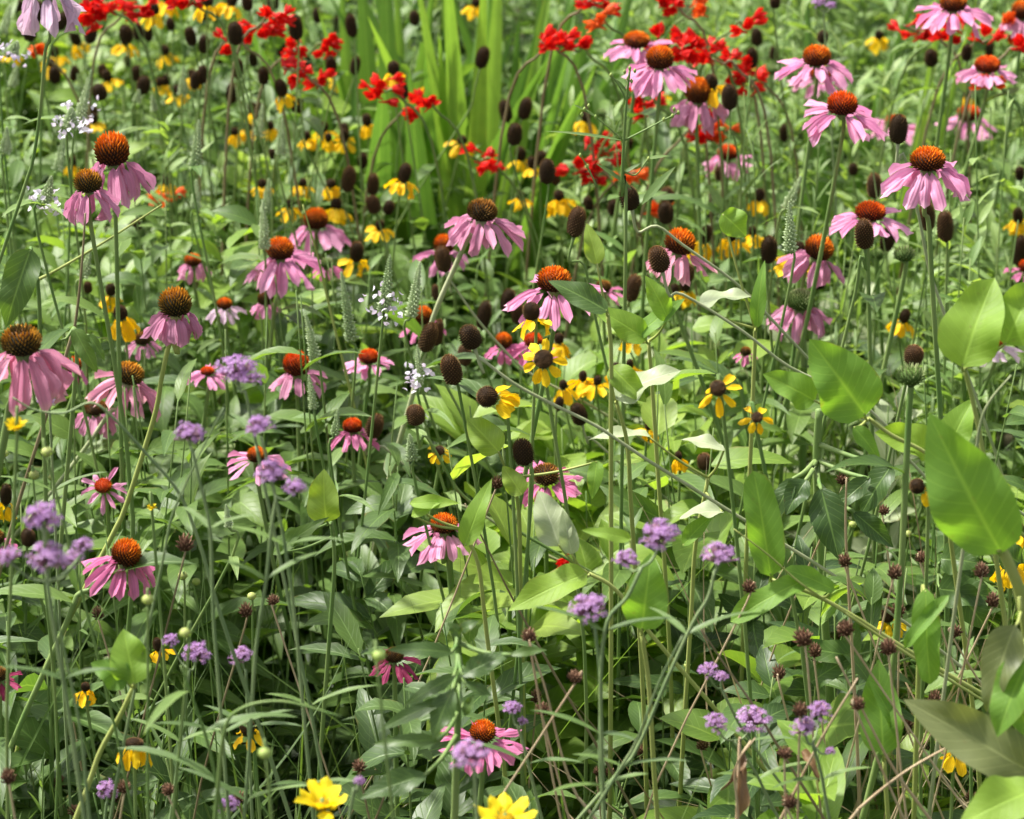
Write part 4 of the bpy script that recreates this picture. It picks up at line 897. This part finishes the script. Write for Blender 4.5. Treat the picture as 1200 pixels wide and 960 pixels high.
big_leaf_plant([(1014,487,952,402,72,.5),(955,470,897,440,40,.6),(1000,500,1030,540,20,.4)], [(1018,490),(1045,510),(1087,532),(1130,570)], 'mid-green folded leaf left of the huge one, on a slanting pale stem', 'folded leaf left of the huge one', d=2.25)
big_leaf_plant([(1092,528,1028,508,46,.95),(1110,530,1140,470,40,.7)], [(1095,532),(1105,560),(1115,640)], 'bright yellow leaf poking out left behind the huge right-hand leaf', 'yellow leaf behind huge leaf', d=2.3)
big_leaf_plant([(903,675,884,558,44,.45),(948,678,860,727,30,.55),(978,692,922,668,22,.5)], [(905,680),(950,695),(1000,722),(1060,760)], 'upright oblong green leaf with two low leaves on the slanting stem right of centre', 'upright oblong leaf right of centre', d=2.25, kind='oblong')
big_leaf_plant([(1085,690,1090,797,32,.5),(1060,760,1110,700,18,.4)], [(1082,686),(1077,770),(1075,830)], 'narrow green leaf hanging straight down beneath the huge leaf', 'hanging narrow leaf at lower right', d=2.15, kind='oblong')
big_leaf_plant([(1190,733,1158,830,46,.1,'olive'),(1206,772,1170,860,50,.5),(1188,812,1206,862,34,.6)], [(1195,700),(1205,780),(1215,860)], 'grey-mottled pale leaf overlapping a green one at the lower right edge', 'grey-mottled leaf at lower right edge', d=2.0)
big_leaf_plant([(1208,905,1066,824,66,.4)], [(1200,900),(1215,960)], 'olive wilting leaf reaching left from the lower right edge', 'olive wilting leaf lower right', d=2.0, mat='olive')
big_leaf_plant([(1215,925,1128,965,58,.9)], [(1210,930),(1212,985)], 'bright yellow-green leaf in the bottom right corner', 'leaf in the bottom right corner', d=1.95)
big_leaf_plant([(1035,885,1030,778,48,.4),(1055,860,1020,800,20,.3)], [(1036,890),(1040,950)], 'insect-nibbled green leaf standing upright in the straw stalks', 'upright leaf in straw stalks', d=2.25)
big_leaf_plant([(820,357,878,348,30,.6,'pale',.2),(887,385,896,308,17,.4,'big'),(846,250,873,276,34,.7,'big')], [(885,385),(884,420),(880,520)], 'silvery pale leaf lying level behind a dark upright leaf, right of centre', 'silvery level leaf right of centre', d=2.55)
big_leaf_plant([(722,468,795,436,42,.5,'pale',.4),(716,430,756,470,30,.6,'broad')], [(722,470),(735,520),(740,600)], 'large silvery leaf curving right below the green leaf near centre', 'large silvery leaf near centre', d=2.4)
big_leaf_plant([(758,398,698,362,32,.75),(783,375,757,325,26,.7),(745,395,800,352,22,.5)], [(760,400),(764,450),(770,540)], 'fresh green leaf pointing left with two leaves above, right of the central bloom', 'fresh green leaf right of central bloom', d=2.5)
big_leaf_plant([(712,365,646,331,30,.5,'tooth',.5),(700,310,688,264,22,.85,'broad')], [(712,368),(716,410),(716,500)], 'blue-grey toothed leaf overlapping the petals of the large central coneflower', 'blue-grey leaf over central bloom', d=2.35)
big_leaf_plant([(688,672,600,714,40,.95),(655,640,632,578,42,.7,'pale'),(670,650,660,600,22,.5,'pale')], [(690,672),(720,690),(760,740)], 'yellow-green leaf pointing left below the crossing slanting stems', 'yellow-green leaf below crossing stems', d=2.3)
big_leaf_plant([(700,540,694,583,18,.6),(585,530,549,492,38,.7,'broad'),(612,580,590,548,26,.9,'broad')], [(600,560),(608,600),(610,690)], 'pair of thin light leaves under the left-tipped yellow flower', 'thin light leaves below centre', d=2.45)
big_leaf_plant([(480,590,536,590,17,.9),(482,605,520,586,14,.9),(545,640,575,565,26,.75)], [(540,620),(560,660),(570,740)], 'flat bright leaf above the lone bright coneflower', 'flat bright leaf below centre', d=2.35)
big_leaf_plant([(752,738,762,652,50,.45),(740,632,684,622,16,.85)], [(752,742),(760,800),(765,880)], 'mid-green leaf standing behind the angled pair of lilac heads', 'leaf behind angled lilac pair', d=2.15)
big_leaf_plant([(848,600,798,608,26,.7,'pale',.2),(850,528,800,516,22,.8,'pale',.2),(762,512,692,516,22,.6,'pale',.2),(800,640,840,600,20,.6)], [(830,560),(815,640),(810,720)], 'whitish upturned leaves above the neat lilac dome', 'whitish leaves above lilac dome', d=2.45)
big_leaf_plant([(36,292,8,380,40,.3,'lance')], [(36,290),(45,340),(48,420)], 'dark green leaf hanging from the left edge above the largest coneflower', 'dark hanging leaf at left edge', d=2.3, smat='stem')
big_leaf_plant([(87,385,113,435,20,.7,'lance'),(104,392,122,422,12,.6,'lance'),(70,400,50,380,14,.7,'lance')], [(86,384),(90,420),(86,470)], 'two folded grey-green leaves drooping above the salmon coneflower', 'drooping grey leaves at left', d=2.35, smat='stem')
big_leaf_plant([(157,802,145,740,46,.75),(150,800,108,778,34,.35)], [(158,802),(140,840),(118,880),(100,930)], 'bright green upright leaf with darker mate in the lower left', 'bright leaf pair lower left', d=2.1, smat='stem_yellow')
big_leaf_plant([(383,612,380,552,40,.8,'broad'),(350,620,330,650,20,.6,'lance'),(320,650,383,608,18,.7,'lance')], [(388,612),(392,660),(385,760)], 'half-lit bright leaf right of the lilac trio', 'half-lit leaf right of lilac trio', d=2.45, smat='stem')
big_leaf_plant([(531,765,456,762,20,.4),(533,793,476,826,18,.6),(541,792,598,766,26,.4),(598,768,640,762,12,.7),(531,808,508,865,30,.5),(527,818,446,856,18,.5),(515,868,440,872,18,.7),(500,908,425,935,32,.4),(545,800,575,815,14,.5),(545,838,555,815,14,.7),(540,745,525,730,14,.5),(538,740,560,728,14,.5)],
    [(537,742),(537,800),(536,860),(533,950)], 'upright stem with arching grey-green toothed leaves at bottom centre', 'arching toothed leaves at bottom centre', d=2.05, mat='tooth', kind='lance', smat='stem', sr=.0026, tooth=.12)
big_leaf_plant([(962,572,982,652,44,.2),(945,562,922,602,30,.2),(1045,545,1010,602,36,.3),(1000,600,1045,640,26,.2),(1020,560,975,600,24,.3),(930,560,905,610,24,.3)], [(960,480),(957,530),(958,580),(965,700)], 'dark blue-green drooping leaves ringed on a thick stem left of the huge leaf', 'dark drooping leaves left of huge leaf', d=2.45, mat='tooth', kind='lance', smat='stem', sr=.0034, tooth=.06)
big_leaf_plant([(1100,690,1160,700,44,.3),(1103,655,1145,660,36,.3),(1120,690,1155,735,36,.3),(1195,660,1160,640,30,.3),(1000,770,930,760,30,.4),(950,800,1000,770,26,.4)], [(1100,660),(1098,720),(1095,800)], 'round dark green vine leaves beneath the huge right-hand leaf', 'round dark leaves under huge leaf', d=2.5, mat='lance', kind='heart', smat='stem')
# fine branching twig with buds in front of the upper centre
tw = thing('branching_bud_stem', 'fine pale twig with tiny buds and narrow leaves branching before the scarlet flowers', 'budding stem', PY(731, 330, P(731, 165, 2.5)[1]) * np.array([1, 1, 0]), None)
bp = MB(); dT = 2.5; Yt = P(731, 165, dT)[1]
q = lambda x, y: PY(x, y, Yt)
tube(bp, smooth_path([q(738, 82), q(734, 120), q(731, 165), q(729, 230), q(733, 300), np.array([q(733, 300)[0], Yt, 0])], 4), .0011, .002, 5)
for ln in ([(731,165),(708,145),(685,128)], [(731,165),(760,150),(795,132)], [(735,120),(725,100),(716,88)], [(729,200),(745,205),(760,185)], [(700,220),(688,195),(680,182)]):
    tube(bp, smooth_path([q(*p_) for p_ in ln], 4), .0009, .0006, 4)
part('stem', bp, 'stem', tw)
lb = MB()
for (a, b, c, d_, w) in [(731,165,638,147,5),(735,108,716,88,6),(700,138,672,120,5),(729,205,750,190,6),(752,240,789,193,13),(728,212,700,190,7),(740,222,715,198,6),(760,186,785,181,6),(720,160,726,140,4)]:
    B_, T_ = q(a, b), q(c, d_); leaves(lb, [B_], [T_ - B_], [[0, -.5, 1]], np.linalg.norm(T_ - B_), w * dT / F, .2, .3, 'lance', 7, 2, random.random())
part('leaves', lb, 'linear', tw)
bb = MB()
for (x, y) in [(738,80),(732,84),(744,83),(736,92),(685,128),(690,124),(682,134),(795,132),(788,136),(790,128),(716,88),(760,186),(680,182),(688,195),(740,95),(698,137),(778,140)]:
    c = q(x, y); tube(bb, [c - np.array([0, 0, .002]), c, c + np.array([0, 0, .002])], 0, radii=[.0008, .0017, .0006], k=6)
part('buds', bb, 'budgreen', tw); LM.append((731, 150, 'fine branching bud twig'))
# dead brown leaf
dl = P(868, 915, 2.1); rt = thing('dead_leaf', 'curled dead brown leaf hanging among the straw stalks at the bottom', 'dead leaf', dl * np.array([1, 1, 0]))
mb = MB(); tube(mb, smooth_path([P(880, 868, 2.1), P(868, 890, 2.1), P(864, 940, 2.1), P(866, 1000, 2.1) * np.array([1, 1, 0])], 4), .0008, .0014, 4); part('stem', mb, 'stem_straw', rt)
for (a, b, c, d_, w) in [(866,895,876,960,24),(872,880,860,925,14),(940,880,960,905,16)]:
    B_, T_ = P(a, b, 2.1), P(c, d_, 2.08); mb = MB(); leaves(mb, [B_], [T_ - B_], [[.3, -1, .3]], np.linalg.norm(T_ - B_) * 1.1, w * 2.1 / F, 1.2, .9, 'ovate', 12, 4, random.random(), .5); part('leaf', mb, 'dead', rt)

# ------------------------------------------------------------------ setting: soil
mb = MB(); gx = np.concatenate([[-400, -60, -12], np.linspace(-4, 4, 41), [12, 60, 400]]); gy = np.concatenate([[-400, -40, -6], np.linspace(-2, 9, 56), [30, 120, 600]])
X, Yg = np.meshgrid(gx, gy, indexing='ij'); Z = np.where((np.abs(X) < 5) & (Yg > -3) & (Yg < 10), RNG.normal(0, .006, X.shape), 0) - .004
idx = np.arange(X.size).reshape(X.shape)
mb.add(np.stack([X, Yg, Z], -1), np.stack([idx[:-1, :-1], idx[1:, :-1], idx[1:, 1:], idx[:-1, 1:]], -1).reshape(-1, 4))
gnd = link('ground', mb.mesh('ground', 'soil')); gnd['kind'] = 'structure'

# ------------------------------------------------------------------ filler foliage
PR = np.array(PROT)
def keep(mid, tip, slack=0.02, wide=0.0):
    ok = np.ones(len(mid), bool)
    for pts_ in (mid, tip, (mid + tip) / 2):
        x, y, d = proj(pts_)
        dx = x[:, None] - PR[None, :, 0]; dy = y[:, None] - PR[None, :, 1]
        bad = (dx * dx + dy * dy < (PR[None, :, 2] + 2 + wide) ** 2) & (d[:, None] < PR[None, :, 3] + slack)
        ok &= ~bad.any(1)
    return ok
SPEC = {  # material, profile, leaf L, leaf W, stems, leaves per stem, curl, elev, spread
 'lance': ('lance', 'lance', (.065, .115), (.018, .034), (4, 5), 20, (.5, 1.3), (.1, .9), .07),
 'fine':  ('fine', 'lance', (.035, .065), (.009, .017), (5, 7), 34, (.2, .9), (.3, 1.0), .08),
 'broad': ('broad', 'ovate', (.05, .095), (.026, .046), (4, 5), 17, (.3, 1.0), (.0, .9), .08),
 'tooth': ('tooth', 'lance', (.05, .095), (.018, .032), (4, 6), 21, (.4, 1.2), (.0, .8), .08),
 'pale': ('pale', 'ovate', (.05, .085), (.024, .038), (4, 5), 12, (.2, .9), (.1, 1.0), .08),
 'linear': ('linear', 'linear', (.035, .07), (.003, .006), (5, 8), 20, (.1, .6), (.5, 1.3), .08)}
DESC = {'lance': 'green lance-leaved clump', 'fine': 'fine light-green leafy clump', 'broad': 'broad bright-leaved clump', 'tooth': 'dark toothed-leaf clump', 'pale': 'pale whitish-leaved clump', 'linear': 'thin-leaved grey-green clump'}
def zone(px, py):
    if py < 260:
        if px < 400: w = dict(fine=.5, broad=.25, lance=.25)
        elif px < 720: w = dict(lance=.8, fine=.2)
        else: w = dict(fine=.62, lance=.28, linear=.1)
    elif py < 520:
        if px < 450: w = dict(lance=.66, fine=.34)
        elif px < 700: w = dict(broad=.35, lance=.4, fine=.25)
        else: w = dict(broad=.56, pale=.12, lance=.2, fine=.12)
    else:
        if px < 330: w = dict(linear=.2, lance=.62, fine=.18)
        elif px < 800: w = dict(tooth=.5, lance=.4, linear=.1)
        else: w = dict(lance=.3, broad=.36, tooth=.2, linear=.14)
    return random.choices(list(w), list(w.values()))[0]
step = .145; cnt = 0
yy = 1.72
while yy < 5.3:
    hw = yy * .20 + .20; nx = int(2 * hw / step) + 1
    for ix in [i_ for i_ in range(nx) for _ in range(2 if yy < 2.5 and random.random() < .38 else 1)]:
        gx_ = -hw + ix * step + random.uniform(-.05, .05); gy_ = yy + random.uniform(-.05, .05)
        hh = np.interp(gy_, [1.7, 2.2, 2.7, 3.2, 4.2, 5.3], [.48, .62, .70, .72, .68, .72]) + random.uniform(-.16, .06)
        if random.random() < .16: hh *= .65
        px, py, dd = proj([gx_, gy_, hh])
        if py > 540 and px < 820 and random.random() < .4: hh *= random.uniform(.5, .8)
        if random.random() < .06: hh *= 1.12
        px, py, dd = proj([gx_, gy_, hh]); px, py = float(px), float(py)
        if 400 < px < 700 and py < 260 and gy_ < 4.4: hh *= .8
        sp = zone(px, py); mt, kd, LL, WW, ns, nl, cu, el, spread = SPEC[sp]
        lm, sm = MB(), MB(); tot = 0; tone = random.gauss(.42, .17) + (.16 if py < 620 and px > 600 else (-.22 if py > 580 and px < 850 else (-.12 if py > 600 else .02))); big_ = random.uniform(.85, 1.2) * (1.35 if sp == 'broad' else 1) * (1.2 if py > 540 and sp in ('lance', 'tooth') else 1)  # leaf tone lowered at lower left and centre: shade put into the colour
        for st in range(random.randint(*ns)):
            a0 = random.uniform(0, 6.28); rr = random.uniform(.3, 1.5) * spread
            foot = np.array([gx_ + .3 * rr * math.cos(a0), gy_ + .3 * rr * math.sin(a0), 0]); h1 = hh * random.uniform(.7, 1.05)
            top = np.array([gx_ + rr * math.cos(a0), gy_ + rr * math.sin(a0), h1])
            pth = smooth_path([foot, foot * .5 + top * .5 + np.array([random.gauss(0, .012), random.gauss(0, .012), 0]), top], 5)
            tube(sm, pth, .0016, .0008, 5, random.random())
            fr = np.sort(RNG.uniform(.18, 1.0, nl)); ii = fr * (len(pth) - 1); i0 = np.minimum(ii.astype(int), len(pth) - 2)
            B_ = pth[i0] + (pth[i0 + 1] - pth[i0]) * (ii - i0)[:, None]
            az = np.arange(nl) * (math.pi / 2 if sp != 'fine' else GA) + RNG.normal(0, .35, nl) + (np.arange(nl) % 2) * math.pi
            ee = RNG.uniform(*el, nl) * (.6 + .6 * fr); D = np.stack([np.cos(az) * np.cos(ee), np.sin(az) * np.cos(ee), np.sin(ee)], -1)
            sc = 1.15 - .55 * fr ** 3; L_ = RNG.uniform(*LL, nl) * sc * big_; W_ = RNG.uniform(*WW, nl) * sc * big_
            ok = keep(B_ + D * L_[:, None] * .5, B_ + D * L_[:, None] * .95, wide=8.0 if sp in ('broad', 'pale') else 0.0)
            if not ok.any(): continue
            m_ = ok.sum(); Nn = np.tile([[0, 0, 1.0]], (m_, 1)) + RNG.normal(0, .25, (m_, 3))
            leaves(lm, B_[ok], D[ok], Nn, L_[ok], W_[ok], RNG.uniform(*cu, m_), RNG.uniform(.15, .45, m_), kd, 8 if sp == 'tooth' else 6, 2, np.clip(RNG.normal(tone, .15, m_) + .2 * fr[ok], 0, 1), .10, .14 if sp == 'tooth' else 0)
            tot += m_
        if not tot: continue
        onscr = -60 < px < 1260 and -60 < py < 1100
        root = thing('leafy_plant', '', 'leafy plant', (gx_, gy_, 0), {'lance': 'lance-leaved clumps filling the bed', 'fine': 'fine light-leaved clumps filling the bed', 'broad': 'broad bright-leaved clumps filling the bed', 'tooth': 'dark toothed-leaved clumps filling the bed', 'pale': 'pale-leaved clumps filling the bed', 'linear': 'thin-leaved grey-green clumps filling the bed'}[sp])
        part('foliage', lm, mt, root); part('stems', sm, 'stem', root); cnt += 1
        AUTO.append((root, px, py, DESC[sp]))
    yy += step
print('leafy plants', cnt)

def mass(name, n, xr, yr, zr, LL, WW, mat, kd, nv=4):
    mb = MB(); B_ = np.stack([RNG.uniform(*xr, n), RNG.uniform(*yr, n), RNG.uniform(*zr, n)], -1)
    az = RNG.uniform(0, 6.28, n); ee = RNG.uniform(-.2, .8, n); D = np.stack([np.cos(az) * np.cos(ee), np.sin(az) * np.cos(ee), np.sin(ee)], -1); L_ = RNG.uniform(*LL, n)
    ok = keep(B_ + D * L_[:, None] * .5, B_ + D * L_[:, None])
    if name == 'side_foliage': ok &= np.abs(B_[:, 0]) > B_[:, 1] * .2 + .22
    B_, D, L_ = B_[ok], D[ok], L_[ok]; m_ = len(B_)
    leaves(mb, B_, D, np.tile([[0, 0, 1.]], (m_, 1)) + RNG.normal(0, .3, (m_, 3)), L_, RNG.uniform(*WW, m_), RNG.uniform(.3, 1.1, m_), .3, kd, nv, 2, RNG.random(m_), .1)
    o = link(name, mb.mesh(name, mat)); o['kind'] = 'stuff'; return o
u = mass('ground_cover', 9000, (-1.6, 1.6), (1.5, 5.6), (0, .22), (.05, .10), (.018, .032), 'under', 'lance')
u['label'] = 'dark low leaves covering the soil between the flower stems'; u['category'] = 'ground cover'
u = mass('distant_foliage', 16000, (-3.5, 3.5), (5.3, 9.0), (.05, .75), (.07, .13), (.02, .04), 'fine', 'lance')
u['label'] = 'mass of light green leaves behind the flower bed'; u['category'] = 'foliage'
u = mass('side_foliage', 16000, (.45, 3.0), (1.4, 5.3), (.05, .62), (.07, .12), (.02, .035), 'lance', 'lance')
u['label'] = 'mass of green leaves continuing the bed beyond the right of the view'; u['category'] = 'foliage'
u = mass('side_foliage', 16000, (-3.0, -.45), (1.2, 5.3), (.05, .6), (.07, .12), (.02, .035), 'lance', 'lance')
u['label'] = 'mass of green leaves continuing the bed beyond the left of the view'; u['category'] = 'foliage'
# thin grass blades and stalks
def grass(name, n, box, mat, label, hr=(.25, .55)):
    mb = MB(); x = RNG.uniform(box[0], box[1], n); y = RNG.uniform(box[2], box[3], n); B_ = np.stack([x, y, RNG.uniform(0, .25, n)], -1)
    D = nrm(np.stack([RNG.normal(0, .6, n), RNG.normal(0, .3, n), np.ones(n)], -1)); L_ = RNG.uniform(*hr, n)
    ok = keep(B_ + D * L_[:, None] * .8, B_ + D * L_[:, None] * 1.0); B_, D, L_ = B_[ok], D[ok], L_[ok]; m_ = len(B_)
    leaves(mb, B_, D, nrm(RNG.normal(0, 1, (m_, 3)) + [0, -.6, .1]), L_, RNG.uniform(.0015, .004, m_), RNG.uniform(.1, 1.5, m_), .3, 'grass', 12, 2, RNG.random(m_))
    o = link(name, mb.mesh(name, mat)); o['kind'] = 'stuff'; o['label'] = label; o['category'] = 'grass'
grass('grass', 230, (-.75, -.15, 1.9, 2.6), 'linear', 'thin green grass blades rising through the lower left')
grass('grass', 160, (-.2, .9, 1.9, 3.2), 'fine', 'thin green grass blades rising through the middle and right')
grass('dry_grass', 330, (.15, .8, 1.9, 2.5), 'straw', 'dry straw blades tangled in the lower right corner', (.2, .5))

# ------------------------------------------------------------------ labels from landmarks
def octant(dx, dy):
    a = math.degrees(math.atan2(-dy, dx)) % 360
    return ['right of', 'up right of', 'above', 'up left of', 'left of', 'down left of', 'below', 'down right of'][int(((a + 22.5) % 360) // 45)]
LMA = [(x, y, s) for (x, y, s) in LM if len(s.split()) <= 7 and -30 < x < 1230 and -30 < y < 990]
byd = {}
for rec in AUTO: byd.setdefault(rec[3], []).append(rec)
for desc, recs in byd.items():
    cand = sorted(((math.hypot(x - lx, y - ly), i, j) for i, (_, x, y, _) in enumerate(recs) for j, (lx, ly, _) in enumerate(LMA)), key=lambda t: t[0])
    used, done = {}, set()
    ORD = ['nearest', 'second', 'third', 'fourth']
    for dist, i, j in cand:
        if i in done: continue
        _, x, y, _ = recs[i]; lx, ly, s = LMA[j]; oc = octant(x - lx, y - ly); k = used.get((j, oc), 0)
        if k >= (1 if dist < 150 else 4): continue
        lab = f'{desc}, {ORD[k]} {oc} the {s}'
        if len(lab.replace(',', '').split()) > 16: continue
        used[(j, oc)] = k + 1; done.add(i); recs[i][0]['label'] = lab
    for i, r_ in enumerate(recs):
        if i not in done: r_[0]['label'] = desc + ' in the crowded flower bed'
for o in ROOTS:
    for k in ('_o', '_px', '_py'):
        if k in o: del o[k]
print('objects', len(bpy.data.objects), 'things', len(ROOTS))
